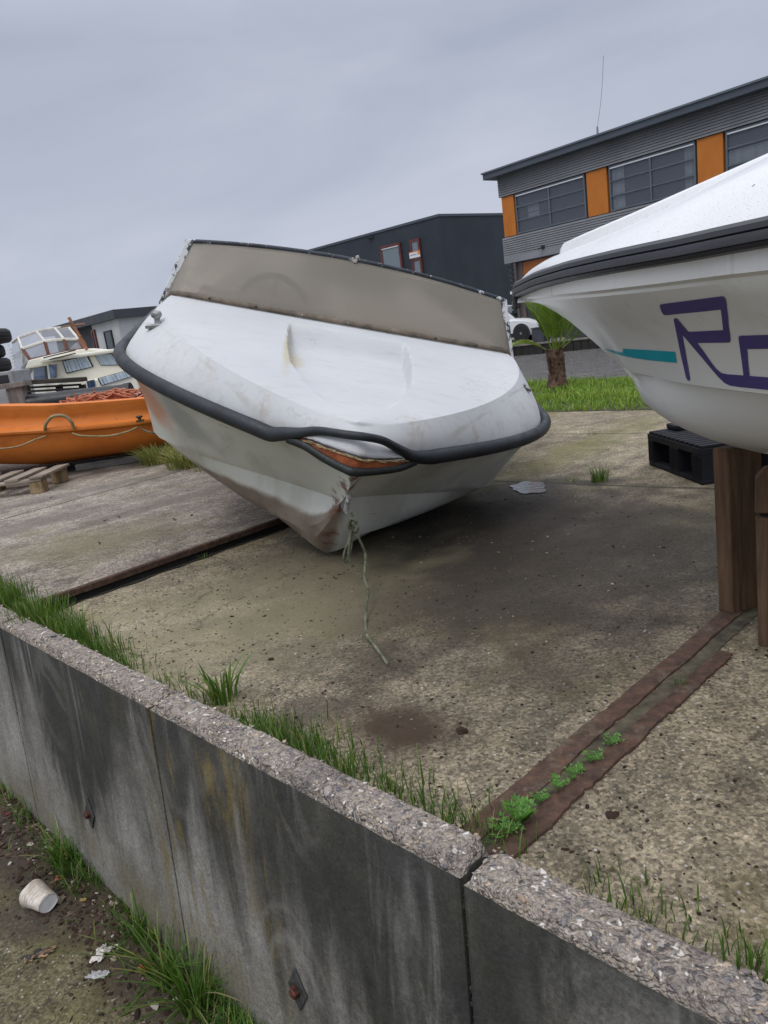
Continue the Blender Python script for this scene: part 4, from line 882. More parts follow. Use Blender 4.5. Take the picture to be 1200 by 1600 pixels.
decal('stripe', Q4([(466, 527), (553, 545), (553, 527), (670, 533), (786, 541), (794, 590), (680, 580), (600, 568), (545, 557), (500, 541)]), M_teal)

# ------------------------------------------------------------------ timber props and black pallet
def wood_mat(name, a, b, c, zax=True, rough=.8):
    t = NT(name); v = t.map(scale=(30, 30, 2.6) if zax else (1.6, 22, 22)); g = t.noise(1.5, 8, v, .65, .4)
    cc = t.ramp(g, (.3, a + (1,)), (.5, b + (1,)), (.72, c + (1,))); cc = t.mix(.5, cc, t.ramp(t.noise(5, 6), (.3, .3), (.7, .68)), 'OVERLAY')
    cc = t.mix(t.math('MULTIPLY', t.step(t.noise(3.4, 6), .55, .7), .6), cc, tuple(q * .3 for q in a) + (1,))
    return t.fin(cc, rough, 0, t.bump(g, .004, .8), .25)
M_post = wood_mat('creosoted_timber', (.06, .036, .022), (.12, .07, .040), (.19, .12, .072))
M_plank = wood_mat('brown_plank', (.055, .036, .023), (.105, .064, .038), (.18, .115, .07))
c0, c1, c2 = gp(1126.4, 955.5), gp(1147, 961), gp(1180, 951.4)
c2 = c1 + (c2 - c1).normalized() * .11
c0 = c1 + (c0 - c1).normalized() * .048
pt = thing('timber_prop', 'thick brown timber prop standing under the keel of the newer white boat', 'timber prop', (c0 + c2) / 2)
mb = MB(); mb.prism([c0, c1, c2, c0 + c2 - c1], (-.006, .0, .472)); obj('post', mb, M_post, pt, None, .005)
dp = (gp(1200, 1014.6) - gp(1185.5, 1010.5)); dp = Vector((.9, -.42, 0)).normalized(); pl0 = gp(1185.8, 1010.5); nb_ = Vector((.42, .9, 0))
pt = thing('timber_trestle', 'dark timber trestle at the right edge with two stacked weathered boards', 'timber trestle', pl0)
mb = MB(); mb.prism([pl0, pl0 + dp * .16, pl0 + dp * .16 + nb_ * .028, pl0 + nb_ * .028], (-.003, 0, .338)); obj('board', mb, M_plank, pt, None, .003)
u0_ = pl0 + Vector((-.005, 0, .350)); mb = MB()
pv = [u0_, u0_ + dp * .16, u0_ + dp * .16 + Vector((0, 0, .118)), u0_ + dp * .022 + Vector((0, 0, .112)), u0_ + dp * .002 + Vector((0, 0, .088))]
mb.prism(pv, nb_ * .028); obj('board', mb, M_plank, pt, None, .003)
mb = MB(); q = pl0 + nb_ * .030 + dp * .008; mb.prism([q, q + dp * .16, q + dp * .16 + nb_ * .06, q + nb_ * .06], (-.004, 0, .44)); obj('post', mb, M_dkwood, pt, None, .004)

pf, pn = Vector((1.446, 3.858, 0)), Vector((1.4775, 3.295, 0)); dy_ = (pf - pn).normalized(); dx_ = Vector((dy_.y, -dy_.x, 0)); Wp = (pf - pn).length
PM = Matrix(((dx_.x, dy_.x, 0, pn.x), (dx_.y, dy_.y, 0, pn.y), (0, 0, 1, 0), (0, 0, 0, 1)))
t = NT('black_recycled_plastic'); M_pal = t.fin(t.ramp(t.noise(9, 6), (.3, (.004, .0045, .0065, 1)), (.7, (.011, .012, .016, 1))), t.ramp(t.noise(14, 4), (.3, .45), (.7, .7)), 0, t.bump(t.noise(60, 5), .003, .4), .22)
pt = thing('plastic_pallet', 'black plastic pallet on the ground under the newer white boat', 'pallet', pn)
Lp, Hp = .78, .186
mb = MB(); mb.box(0, Lp, 0, Wp, Hp - .045, Hp - .014, PM)
k = 0.0
while k < Wp - .02: mb.box(.004, Lp - .004, k + .002, min(k + .036, Wp), Hp - .0135, Hp, PM); k += .047
obj('deck', mb, M_pal, pt, None, .003)
for yy in ((0, .085), (Wp * .5 - .055, Wp * .5 + .035), (Wp - .06, Wp)):
    for xx in ((0, .11), (Lp / 2 - .07, Lp / 2 + .07), (Lp - .11, Lp)):
        mb = MB(); mb.box(xx[0] + .001, xx[1], yy[0] + .001, yy[1] - .001, .0225, Hp - .0455, PM)
        if xx[0] == 0:
            for q in range(5): mb.box(-.003, .0, yy[0] + .004 + q * .018, yy[0] + .012 + q * .018, .03, Hp - .05, PM) if yy[0] + .012 + q * .018 < yy[1] else None
        obj('foot', mb, M_pal, pt, None, .003)
    mb = MB(); mb.box(.002, Lp, yy[0], yy[1], .002, .022, PM); obj('runner', mb, M_pal, pt, None, .003)
for xx in (0.003, Lp - .06): mb = MB(); mb.box(xx, xx + .055, .002, Wp - .002, .003, .0245, PM); obj('cross_runner', mb, M_pal, pt, None, .003)
mb = MB(); mb.box(.10, .24, Wp - .12, Wp - .01, Hp + .001, Hp + .028, PM); tag(obj('plastic_wedge', mb, M_pal, None, None, .006), 'small black plastic wedge on the far corner of the black pallet', 'wedge')

# ================================================================== ORANGE BOAT AND THINGS AROUND IT
t = NT('orange_polyethylene'); c = t.ramp(t.noise(1.4, 6), (.3, (.60, .165, .022, 1)), (.55, (.72, .215, .035, 1)), (.8, (.74, .28, .075, 1)))
c = t.mix(t.math('MULTIPLY', t.step(t.noise(5, 8, t.map(scale=(1, 1, 2.4)), .7), .5, .72), .45), c, (.30, .10, .03, 1)); c = t.mix(t.math('MULTIPLY', t.step(t.noise(22, 5, rough=.7), .6, .75), .4), c, (.18, .07, .03, 1))
M_or = t.fin(c, .5, 0, t.bump(t.noise(4, 4), .012, .35, t.bump(t.noise(60, 4), .002, .3)), .4)
YG = 6.3
ob_ = thing('orange_boat', 'orange plastic rowing boat with a beige grab handle lying on pallets', 'boat', (-3.2, 6.7, .15))
XS = [-6.0, -5.7, -5.2, -4.6, -4.0, -3.6, -3.3, -3.0, -2.7, -2.45, -2.2, -2.0, -1.86, -1.75, -1.66, -1.6, -1.57]
def pz(pxs, pys, X):   # height of an image-measured edge on the near side, as a function of x
    pts = [atY(a, b, YG) for a, b in zip(pxs, pys)]; return interp(X, [p.x for p in pts], [p.z for p in pts])
def otop(X): return pz([-300, -100, 0, 60, 130, 215, 265], [640, 634, 633, 633, 629, 624, 620], X)
def ostr(X): return pz([-300, -100, 0, 120, 235, 300], [690, 683, 677, 670, 661, 655], X)
def obot(X): return pz([-300, -100, 0, 60, 130, 200, 250, 300], [690, 722, 733, 730, 720, 711, 703, 690], X)
def ohalf(X): return (.68 * max(0, 1 - (max(0, (X + 3.0) / 1.45)) ** 3.2) ** .5 if X > -3.0 else .68) if X > -3.4 else .68 * max(.02, 1 - ((-3.4 - X) / 2.65) ** 2.6) ** .6
rows = []
for X in XS:
    hw = max(.02, ohalf(X)); zt, zs, zb = otop(X), ostr(X), obot(X); k = hw / .68; yc = YG + .68
    near = [(1.0, zt, 0), (1.02, zt - .006, 0), (1.015, lerp(zt, zs, .18), 0), (.965, lerp(zt, zs, .45), 0), (.955, lerp(zt, zs, .62), 0), (.985, zs + .035, 0), (1.035, zs + .022, 0), (1.045, zs + .004, 0), (1.035, zs - .014, 0), (.985, zs - .03, 0), (.965, lerp(zs, zb, .3), 0), (.93, lerp(zs, zb, .6), 0), (.84, lerp(zs, zb, .87), 0), (.72, zb, 0), (.45, zb - .035, 0)]
    inn_ = [(.93, zt + .004), (.90, zt - .03), (.86, zs - .02), (.7, zb + .09)]
    L_ = [Vector((X, yc - hw * f, z)) for f, z in reversed(inn_)] + [Vector((X, yc - hw * f, z)) for f, z, _ in near]
    L_ += [Vector((X, yc, zb - .04))] + [Vector((X, yc + hw * f, z - .11 * sm(zb, zt, z))) for f, z, _ in reversed(near)] + [Vector((X, yc + hw * f, z - .11 * sm(zb, zt, z))) for f, z in inn_]
    rows.append(L_)
mb = MB(); mb.loft(rows, True, True); obj('hull', mb, M_or, ob_, 40)
mb = MB(); mb.box(-3.5, -3.1, YG + .2, YG + 1.1, .44, .49); obj('thwart', mb, M_or, ob_, None, .015)
M_hose = simple('beige_hose', (.30, .24, .12), .6, 0, .25, 20, .3)
def op(px, py, dy=0): return atY(px, py, YG - .03 - dy)
mb = MB(); mb.tube(catmull([op(70, 672), op(72, 662, .02), op(80, 652, .03), op(91, 649, .03), op(103, 651, .03), (op(112, 660, .02)), op(115, 669)], 6), .0135, 8); obj('grab_handle', mb, M_hose, ob_, 60)
for L_ in ([(-60, 702), (0, 701), (30, 697), (55, 687), (72, 681)], [(113, 677), (130, 681), (170, 681), (200, 674), (215, 667)], [(220, 669), (230, 674), (245, 677), (262, 675)]):
    mb = MB(); mb.tube(catmull([op(a, b, .0) for a, b in L_], 6), .0075, 8); obj('lifeline', mb, M_rope if L_[0][0] == 220 else M_hose, ob_, 60)
mb = MB(); c = op(218, 654); mb.box(-.03, .03, -.012, .02, -.03, -.01, Matrix.Translation(c)); mb.lathe([(.018, -.02), (.012, 0), (.03, .012), (.03, .022), (.01, .028)], Matrix.Translation(c), 10); obj('cleat', mb, simple('dirty_brass', (.10, .08, .04), .6, .4, .3, 40), ob_, 50)
# tangled rope
t = NT('orange_rope'); M_orope = t.fin(t.ramp(t.noise(9, 6), (.3, (.24, .09, .06, 1)), (.5, (.46, .17, .10, 1)), (.75, (.62, .32, .22, 1))), .85, 0, t.bump(t.noise(70, 4), .003, .8), .2)
mb = MB(); rc0 = atY(166, 622, YG + .5)
for k in range(34):
    cx_, cy_ = rc0.x + U(-.22, .2), rc0.y + U(-.12, .2); zz = rc0.z - .01 + U(-.035, .055) * (1 - abs(cx_ - rc0.x) / .35); rx, ry = U(.07, .2), U(.05, .10); ph = U(0, 6.28); pts = []
    for i in range(13):
        a = ph + i * U(.40, .5); pts.append(Vector((cx_ + rx * math.cos(a), cy_ + ry * math.sin(a), zz + .035 * math.sin(a * 2 + ph) + U(-.006, .006))))
    mb.tube(catmull(pts, 4), .0085, 6)
mb.tube(catmull([atY(116, 615, YG + .2), atY(120, 624, YG + .2), atY(124, 634, YG + .22)], 4), .011, 6)
tag(obj('rope_pile', mb, M_orope, None, 60), 'tangled faded orange rope piled inside the orange boat', 'rope')
mb = MB(); rc1 = atY(212, 618, YG + .5)
for k in range(14):
    cx_, cy_ = rc1.x + U(-.05, .06), rc1.y + U(-.08, .08); ph = U(0, 6.28); pts = [Vector((cx_ + .06 * math.cos(ph + i * .5), cy_ + .06 * math.sin(ph + i * .5), rc1.z - .03 + U(-.02, .035))) for i in range(11)]
    mb.tube(catmull(pts, 4), .008, 6)
tag(obj('rope_coil', mb, simple('red_brown_rope', (.16, .05, .04), .85, 0, .4, 20), None, 60), 'small dark red rope coil beside the white hull in the orange boat', 'rope')
# wooden pallet under it
M_palw = wood_mat('weathered_pallet_wood', (.16, .125, .095), (.27, .225, .18), (.38, .33, .27), False)
M_blk = wood_mat('yellow_pallet_block', (.17, .12, .06), (.28, .20, .11), (.36, .28, .17))
PZ = LZ; XR = gp(69, 770, PZ).x; Y0 = gp(69, 770, PZ).y
wp = thing('wooden_pallet', 'weathered wooden pallet under the orange boat at the left picture edge', 'pallet', (XR - .5, Y0 + .5, PZ))
for xx in (XR - .10, XR - .62, XR - 1.15):
    for yy in (Y0, Y0 + .40): mb = MB(); mb.box(xx, xx + .10, yy, yy + .10, PZ + .001, PZ + .092); obj('block', mb, M_blk, wp, None, .004)
for yy in (Y0 - .005, Y0 + .395): mb = MB(); mb.box(XR - 1.2, XR + .004, yy, yy + .11, PZ + .093, PZ + .112); obj('stringer', mb, M_palw, wp, None, .003)
for k in range(7): mb = MB(); xx = XR - 1.2 + k * .186; mb.box(xx, xx + .105, Y0 - .01, Y0 + .52, PZ + .113, PZ + .132, Matrix.Translation((0, 0, U(0, .003)))); obj('deck_board', mb, M_palw, wp, None, .003)
gt = thing('timber_beam', 'long grey timber beam lying under the right end of the orange boat', 'timber', (-2.1, 6.55, LZ)); mb = MB(); mb.prism([Vector((-2.62, 6.42, LZ + .002)), Vector((-1.55, 6.60, LZ + .002)), Vector((-1.55, 6.74, LZ + .002)), Vector((-2.62, 6.56, LZ + .002))], (0, 0, .06)); obj('beam', mb, wood_mat('grey_beam', (.06, .058, .055), (.11, .105, .10), (.16, .155, .145), False), gt, None, .006)
# black pipe fender on a dark rack behind the orange boat
YT = 8.3
t0 = thing('dock_fender', 'long black tubular dock fender behind the orange boat', 'dock fender', atY(120, 622, YT))
mb = MB(); mb.tube(catmull([atY(36, 634, YT), atY(60, 631, YT), atY(120, 623, YT), (atY(180, 617, YT)), atY(206, 613, YT)], 6), .105, 20); obj('tube', mb, simple('black_rubber_tube', (.014, .016, .02), .42, 0, .3, 9, .4), t0, 60)
for q in (.4,): mb = MB(); c_ = atY(206, 613, YT); mb.tube([c_ - Vector((.06, 0, .002)), c_ + Vector((.004, 0, .001))], .111, 20); obj('end_collar', mb, M_black, t0, 60)
t0 = thing('fender_stand', 'dark timber stand that carries the black dock fender', 'stand', (-3.4, YT, LZ))
zf = atY(120, 632, YT).z - .07; mb = MB()
for X_ in (atY(60, 620, YT).x, atY(130, 620, YT).x, atY(195, 620, YT).x): mb.box(X_ - .06, X_ + .06, YT - .06, YT + .06, LZ, zf)
mb.box(atY(36, 620, YT).x, atY(208, 610, YT).x, YT - .08, YT + .08, zf - .10, zf); obj('frame', mb, M_dkwood, t0, None, .006)
YR = 8.8
t0 = thing('slatted_rack', 'dark weathered slatted rack standing behind the black fender', 'rack', atY(85, 640, YR)); 
M_rack = wood_mat('rotten_dark_wood', (.02, .018, .015), (.05, .045, .036), (.10, .09, .075), False)
mb = MB()
def bar(mb, a, b, Y, th, dp=.05):
    A, B = atY(a[0], a[1], Y), atY(b[0], b[1], Y); mb.prism([A + Vector((0, 0, -th / 2)), B + Vector((0, 0, -th / 2)), B + Vector((0, dp, -th / 2)), A + Vector((0, dp, -th / 2))], (0, 0, th))
bar(mb, (36, 598), (130, 593), YR - .06, .05, .14); obj('top_beam', mb, M_rack, t0, None, .008)
for i in range(5): mb = MB(); bar(mb, (40, 606 + i * 6), (126, 601 + i * 6), YR, .024, .03); obj('slat', mb, M_rack, t0, None, .004)
for px in (38, 90, 127):
    mb = MB(); A = atY(px, 604, YR + .02); mb.box(A.x - .035, A.x + .035, YR + .032, YR + .09, LZ, A.z + .02); obj('post', mb, M_rack, t0, None, .005)
YB = 8.2
t0 = thing('mooring_trestle', 'grey weathered timber trestle of post and cap beam at the left edge', 'trestle', atY(20, 640, YB)); M_gw = wood_mat('grey_timber', (.13, .115, .1), (.22, .2, .18), (.32, .3, .27))
mb = MB(); bar(mb, (-40, 610), (40, 599), YB - .03, .05, .16); obj('cap_beam', mb, M_gw, t0, None, .005)
mb = MB(); A = atY(21, 606, YB); mb.box(A.x - .09, A.x + .085, YB, YB + .1, LZ, A.z); obj('post', mb, M_gw, t0, None, .006)
YC = 8.9; c_ = atY(3, 590, YC)
t0 = thing('metal_cabinet', 'small pale grey metal cabinet with a dark window under the tyres', 'cabinet', (c_.x, YC, LZ)); M_gm = simple('grey_paint_metal', (.36, .37, .38), .5, .1, .15, 8)
mb = MB(); xr = atY(20, 590, YC).x; zt_ = atY(17, 579, YC).z; mb.box(xr - .55, xr, YC, YC + .5, LZ, zt_); obj('case', mb, M_gm, t0, None, .012)
mb = MB(); mb.box(xr - .5, xr - .05, YC - .012, YC + .002, zt_ - .16, zt_ - .04); obj('window', mb, simple('dark_glass', (.02, .025, .03), .1, 0, .1), t0, None, .004)
M_tyre = simple('tyre_rubber', (.013, .013, .015), .62, 0, .3, 20, .5, 70)
zt0 = zt_; tx = xr - .42
for i, (dx2, hh_, rad, lab) in enumerate(((.0, .165, .30, 'lowest black tyre of the stack at the left edge'), (-.02, .16, .30, 'second black tyre from the bottom of the stack'), (.10, .17, .31, 'black tyre sticking out furthest in the stack'), (.0, .20, .30, 'topmost black tyre of the stack at the left edge'))):
    M = Matrix.Translation((tx + dx2 - i * .012, YC + .25, zt0 + .001)) @ Matrix.Rotation(0, 4, 'X')
    mb = MB(); w2 = hh_; p_ = [(rad * .58, w2 * .12), (rad * .7, 0), (rad * .88, .004), (rad * .97, w2 * .16), (rad, w2 * .3), (rad * .985, w2 * .34), (rad, w2 * .38), (rad, w2 * .62), (rad * .985, w2 * .66), (rad, w2 * .7), (rad * .97, w2 * .84), (rad * .88, w2 - .004), (rad * .7, w2), (rad * .58, w2 * .88), (rad * .58, w2 * .12)]
    mb.lathe(p_, M, 40, True); tag(obj('tyre', mb, M_tyre, None, 35), lab, 'tyre', 'stacked tyres at the left edge'); zt0 += hh_ + .002
mb = MB(); A = atY(-2, 600, YC + .25); mb.tube([(tx - .02, YC + .25, zt_ + .001), (tx - .03, YC + .25, zt0 + .12)], .075, 12); tag(obj('mooring_post', mb, simple('pale_post', (.34, .3, .29), .8, 0, .2, 6), None, 40), 'pale round mooring post threaded through the tyres', 'post')

# ================================================================== FAR SIDE OF THE CANAL
class Facade:
    """a wall plane: s along it, z up, d outwards"""
    def __init__(f, p0, dr, flip=1):
        f.p = Vector((p0[0], p0[1], 0)); f.d = Vector((dr[0], dr[1], 0)).normalized(); f.n = Vector((f.d.y, -f.d.x, 0))
        if f.n.dot(f.p - EYE) > 0: f.n = -f.n
    def __call__(f, s, z, d=0): return f.p + f.d * s + f.n * d + Vector((0, 0, z))
    def px(f, x, y):
        q = onplane(x, y, f.p, f.n); return ((q - f.p).dot(f.d), q.z)
    def box(f, mb, s0, s1, z0, z1, d0, d1):
        mb.prism([f(s0, z0, d0), f(s1, z0, d0), f(s1, z0, d1), f(s0, z0, d1)], (0, 0, z1 - z0)); return mb
GZ = -.4
def glass_mat(name, tint, mixf=.35, rough=.03):
    t = NT(name); t.fin(tint + (1,), rough, 0, t.bump(t.noise(.7, 2), .02, .12), .8)
    tr = t.n('BsdfTransparent'); tr.inputs[0].default_value = (.93, .96, .98, 1); mx = t.n('MixShader'); mx.inputs[0].default_value = mixf
    t.t.links.new(t.b.outputs[0], mx.inputs[1]); t.t.links.new(tr.outputs[0], mx.inputs[2]); t.t.links.new(mx.outputs[0], t.out.inputs[0]); return t.m
M_glass = glass_mat('window_glass', (.12, .13, .165), .62)
M_glassd = glass_mat('grey_window_glass', (.10, .13, .16), .3)
M_room = (lambda t: t.fin(t.ramp(t.noise(.9, 4), (.35, (.14, .15, .20, 1)), (.6, (.27, .24, .28, 1)), (.75, (.48, .28, .21, 1))), .9))(NT('dim_interior'))
M_curt = (lambda t: t.fin(t.ramp(t.noise(1, 3, t.map(scale=(9, 9, .2))), (.35, (.70, .72, .70, 1)), (.65, (.88, .9, .87, 1))), .9))(NT('pale_curtain'))
M_clad = simple('grey_cladding', (.19, .196, .208), .55, .0, .12, .8, 0)
M_wgrey = simple('grey_wall', (.17, .175, .185), .7, 0, .1, .6)
M_alu = simple('blue_grey_frame', (.115, .14, .165), .45, .1, .1, 2)
M_fascia = simple('light_grey_fascia', (.24, .25, .27), .55, 0, .1, .5)
M_eave = simple('dark_eave', (.075, .09, .11), .5, .2, .1, .5)
t = NT('orange_panel'); x = t.noise(2.5, 6, t.map(scale=(1, 1, .5))); M_opan = t.fin(t.ramp(x, (.3, (.46, .145, .022, 1)), (.7, (.56, .19, .032, 1))), .65, 0, None, .3)
M_white = simple('white_frame', (.75, .76, .78), .5, 0, .05, 3)

F = Facade((6.4129, 32), (.60894, -.79321))
ofb = thing('office_building', 'two storey office building with orange panels between ribbon windows', 'building', F(5, GZ, 0))
SR = 15.5
mb = MB(); F.box(mb, .02, SR, GZ, 6.2, -9, -.22); obj('wall', mb, M_wgrey, ofb)
mb = MB()       # lap siding, upper and lower bands
for z0, z1 in ((5.37, 6.15), (3.04, 3.80)):
    k = z0; n_ = round((z1 - z0) / .085); st = (z1 - z0) / n_
    for i in range(n_):
        z = z0 + i * st
        mb.prism([F(0, z, .0), F(0, z, .05), F(0, z + st * .8, .03), F(0, z + st * .82, 0)], F.d * SR)
obj('cladding', mb, M_clad, ofb)
mb = MB(); F.box(mb, 0, SR, 3.8, 5.37, -.215, -.17); F.box(mb, 0, SR, 3.04, 3.8, -.21, -.001); F.box(mb, 0, SR, 5.37, 6.2, -.21, -.001); F.box(mb, 0.0, .02, 2.78, 6.15, -9, -.2); obj('backing', mb, M_clad, ofb)
mb = MB(); F.box(mb, -.42, SR + .3, 6.12, 6.38, -9.3, .42); obj('roof', mb, M_eave, ofb, None, .02)
mb = MB(); F.box(mb, -.46, SR + .3, 6.34, 6.40, -9.35, .47); obj('roof_edge', mb, M_alu, ofb)
mb = MB(); F.box(mb, 0, SR, 2.78, 3.035, -.2, .05); obj('fascia', mb, M_fascia, ofb, None, .01)
for s0, s1 in ((.06, .74), (4.15, 5.06), (8.37, 9.27), (12.6, 13.5)):
    mb = MB(); F.box(mb, s0 + .03, s1 - .03, 3.82, 5.35, -.16, -.012); obj('panel', mb, M_opan, ofb, None, .008)
def window(Fc, par, s0, s1, z0, z1, cols, rows, mat_f, mat_g, d=.0, fw=.055, curtains=(), blind=None, depth=.13, room=True, head=None):
    mb = MB(); W = s1 - s0; Ht = z1 - z0
    Fc.box(mb, s0, s1, z0, z0 + fw, d - depth, d + .01); Fc.box(mb, s0, s1, z1 - fw, z1, d - depth, d + .01)
    Fc.box(mb, s0, s0 + fw, z0 + fw, z1 - fw, d - depth, d + .008); Fc.box(mb, s1 - fw, s1, z0 + fw, z1 - fw, d - depth, d + .008)
    for c_ in cols: q = s0 + W * c_; Fc.box(mb, q - fw * .55, q + fw * .55, z0 + fw, z1 - fw, d - depth * .6, d + .004)
    edges = [0] + list(cols) + [1]
    for i in range(len(edges) - 1):
        for r_ in rows:
            q = z0 + Ht * r_; Fc.box(mb, s0 + W * edges[i] + fw * .6, s0 + W * edges[i + 1] - fw * .6, q - fw * .4, q + fw * .4, d - depth * .5, d + .001)
    wo_ = obj('window', mb, mat_f, par)
    mb = MB(); Fc.box(mb, s0 + fw * .5, s1 - fw * .5, z0 + fw * .5, z1 - fw * .5, d - depth * .32, d - depth * .26); obj('pane', mb, mat_g, wo_)
    if room: mb = MB(); mb.add([Fc(s0, z0, d - depth - .02), Fc(s1, z0, d - depth - .02), Fc(s1, z1, d - depth - .02), Fc(s0, z1, d - depth - .02)], [(0, 1, 2, 3)]); obj('interior', mb, M_room, wo_)
    for a, b in curtains:
        mb = MB(); rr3 = []
        for k in range(25):
            q = lerp(s0 + W * a, s0 + W * b, k / 24); dd = d - depth * .72 + .012 * math.sin(k * 2.1); rr3.append([Fc(q, z0 + fw, dd), Fc(q, z1 - fw, dd)])
        mb.loft(rr3); obj('curtain', mb, M_curt, wo_, False)
    if blind: mb = MB(); Fc.box(mb, s0 + fw, s1 - fw, z0 + Ht * blind[0], z0 + Ht * blind[1], d - depth * .7, d - depth * .62); obj('blind', mb, M_curt, wo_)
    if head: mb = MB(); Fc.box(mb, s0 + fw, s1 - fw, z1 - fw - .05, z1 - fw - .004, d - .01, d + .014); obj('head_trim', mb, M_white, wo_)
    return wo_
for s0, s1, cur, bl in ((.78, 4.09, (), None), (5.12, 8.33, ((.02, .17), (.87, .98)), None), (9.32, 12.55, (), (.0, .62)), (13.55, 15.4, (), None)):
    window(F, ofb, s0, s1, 3.83, 5.345, (.5,), (.335, .665), M_alu, M_glass, d=-.03, curtains=cur, blind=bl, head=True)
# things seen through the first window: a bright opening in the far wall
mb = MB(); F.box(mb, 1.3, 1.85, 4.55, 4.85, -.15, -.14); F.box(mb, 1.3, 1.85, 4.30, 4.52, -.15, -.14); obj('far_window', mb, M_white, ofb)
# ground floor: louvre, garage door
mb = MB(); 
for i in range(14): F.box(mb, .08, .44, 2.68 - i * .2 - .14, 2.68 - i * .2, -.2, -.06)
obj('louvre', mb, simple('blue_black_louvre', (.022, .028, .036), .5), ofb)
mb = MB(); F.box(mb, .14, .46, 1.55, 1.66, -.05, .02); F.box(mb, .2, .46, 1.12, 1.27, -.05, .02); obj('light_bar', mb, M_white, ofb)
M_bgf = simple('brown_grey_frame', (.10, .085, .08), .6)
mb = MB(); F.box(mb, .46, .56, GZ, 2.75, -.2, .03); F.box(mb, .56, .8, GZ, 2.75, -.2, -.1); obj('door_frame', mb, M_bgf, ofb)
mb = MB(); F.box(mb, 2.75, 3.0, GZ, 2.75, -.2, -.08); obj('door_frame', mb, M_bgf, ofb)
mb = MB(); F.box(mb, .8, 2.75, 2.02, 2.72, -.2, -.13); obj('door_header', mb, simple('dark_orange_door', (.40, .12, .025), .5, 0, .15, 1), ofb)
mb = MB(); F.box(mb, .8, 2.75, GZ, 2.0, -.2, -.15); obj('garage_door', mb, simple('grey_black_door', (.03, .033, .038), .4, 0, .15, 1), ofb)
for k in range(3): mb = MB(); F.box(mb, 3.4 + k * 3.6, 6.4 + k * 3.6, GZ, 2.6, -.2, -.13); obj('garage_door', mb, simple('dark_door', (.05, .055, .06), .5), ofb)
mb = MB(); c_ = F(2.05, 3.13, .06); mb.box(-.06, .06, -.06, .06, -.05, .05, Matrix.Translation(c_)); mb.tube([c_, c_ + F.n * .14 + Vector((0, 0, -.03)), c_ + F.n * .2 - F.d * .12 + Vector((0, 0, -.05))], .03, 8); obj('wall_lamp', mb, M_black, ofb)
mb = MB(); b_ = F(4.85, 6.405, .1); tp = onplane(943, 87, F.p + F.n * .1, F.n); mb.tube([b_, b_ + Vector((0, 0, .3))], .035, 8); mb.tube(catmull([b_ + Vector((0, 0, .28)), lerp(b_, tp, .5) + F.d * .03, tp], 4), .008, 6)
tag(obj('antenna', mb, M_fascia), 'thin whip antenna standing on the edge of the office roof', 'antenna')

# dark metal-clad building
C0 = Vector((5.42477548, 45, 0)); FL = Facade(C0, Vector((-2.28927, 53.28447, 0)) - C0); FR = Facade(C0, Vector((9.67245, 48.4072, 0)) - C0); TZ = 6.786
dkb = thing('dark_building', 'dark blue grey metal clad hall with two red framed windows', 'building', (C0.x, C0.y, GZ))
t = NT('dark_ribbed_metal'); x = t.xyz(); wv = t.n('TexWave', wave_type='BANDS', bands_direction='X'); t.put(wv.inputs[0], t.map(rot=(0, 0, R(45)))); wv.inputs['Scale'].default_value = 2.2
M_dkm = t.fin(t.ramp(t.noise(.5, 5), (.3, (.026, .034, .045, 1)), (.7, (.038, .048, .062, 1))), .5, .2, t.bump(wv.outputs[0], .03, .5), .4)
mb = MB(); cL, cR = FL(13, 0), FR(12, 0); bk = cL + cR - C0
mb.prism([C0 + Vector((0, 0, GZ)), cL + Vector((0, 0, GZ)), bk + Vector((0, 0, GZ)), cR + Vector((0, 0, GZ))], (0, 0, TZ - GZ - .06)); obj('wall', mb, M_dkm, dkb)
mb = MB(); mid = (C0 + bk) / 2; ex = lambda p: p + (p - mid).normalized() * .09
mb.prism([ex(C0) + Vector((0, 0, TZ - .14)), ex(cL) + Vector((0, 0, TZ - .14)), ex(bk) + Vector((0, 0, TZ - .14)), ex(cR) + Vector((0, 0, TZ - .14))], (0, 0, .14)); obj('roof_edge', mb, M_eave, dkb)
M_redf = simple('red_brown_frame', (.12, .03, .022), .5, 0, .2, 3); M_pale = glass_mat('pale_pane', (.18, .225, .26), .1, .25)
s1, z1 = FL.px(595, 389); s0, z0_ = FL.px(626, 378); s2, zb = FL.px(634, 431)
a_, b_ = sorted((s1, s0)); window(FL, dkb, a_, b_, zb - 1.0, z0_, (), (), M_redf, M_pale, d=.10, fw=.16, depth=.12, room=False, head=True)
sA, zA = FL.px(641, 375.5); sB, zB = FL.px(656, 371.5); sC, zC = FL.px(664, 431); a2, b2_ = sorted((sA, sB)); sM, zM = FL.px(651, 406)
window(FL, dkb, a2, b2_, zC - .1, zB, (), ((zM - zC + .1) / (zB - zC + .1),), M_redf, M_pale, d=.10, fw=.15, depth=.12, room=False)
sx0, sz0 = FL.px(641.5, 394.5); sx1, sz1 = FL.px(658, 392); sx2, sz2 = FL.px(642, 404.5); a3, b3 = sorted((sx0, sx1))
sg = thing('window_sign', 'small white and orange sign hung across the narrow red framed window', 'sign', FL((a3 + b3) / 2, (sz0 + sz2) / 2, .13))
mb = MB(); FL.box(mb, a3, b3, sz2, sz0, .115, .14); obj('board', mb, M_white, sg)
M_sor = simple('sign_orange', (.75, .25, .08), .5, 0, .1, 3); M_sgr = simple('sign_grey', (.30, .33, .38), .5, 0, .1, 3)
mb = MB(); FL.box(mb, a3, a3 + (b3 - a3) * .2, lerp(sz2, sz0, .35), sz0, .141, .146); FL.box(mb, a3 + (b3 - a3) * .2, b3, lerp(sz2, sz0, .86), sz0, .141, .146); obj('orange_print', mb, M_sor, sg)
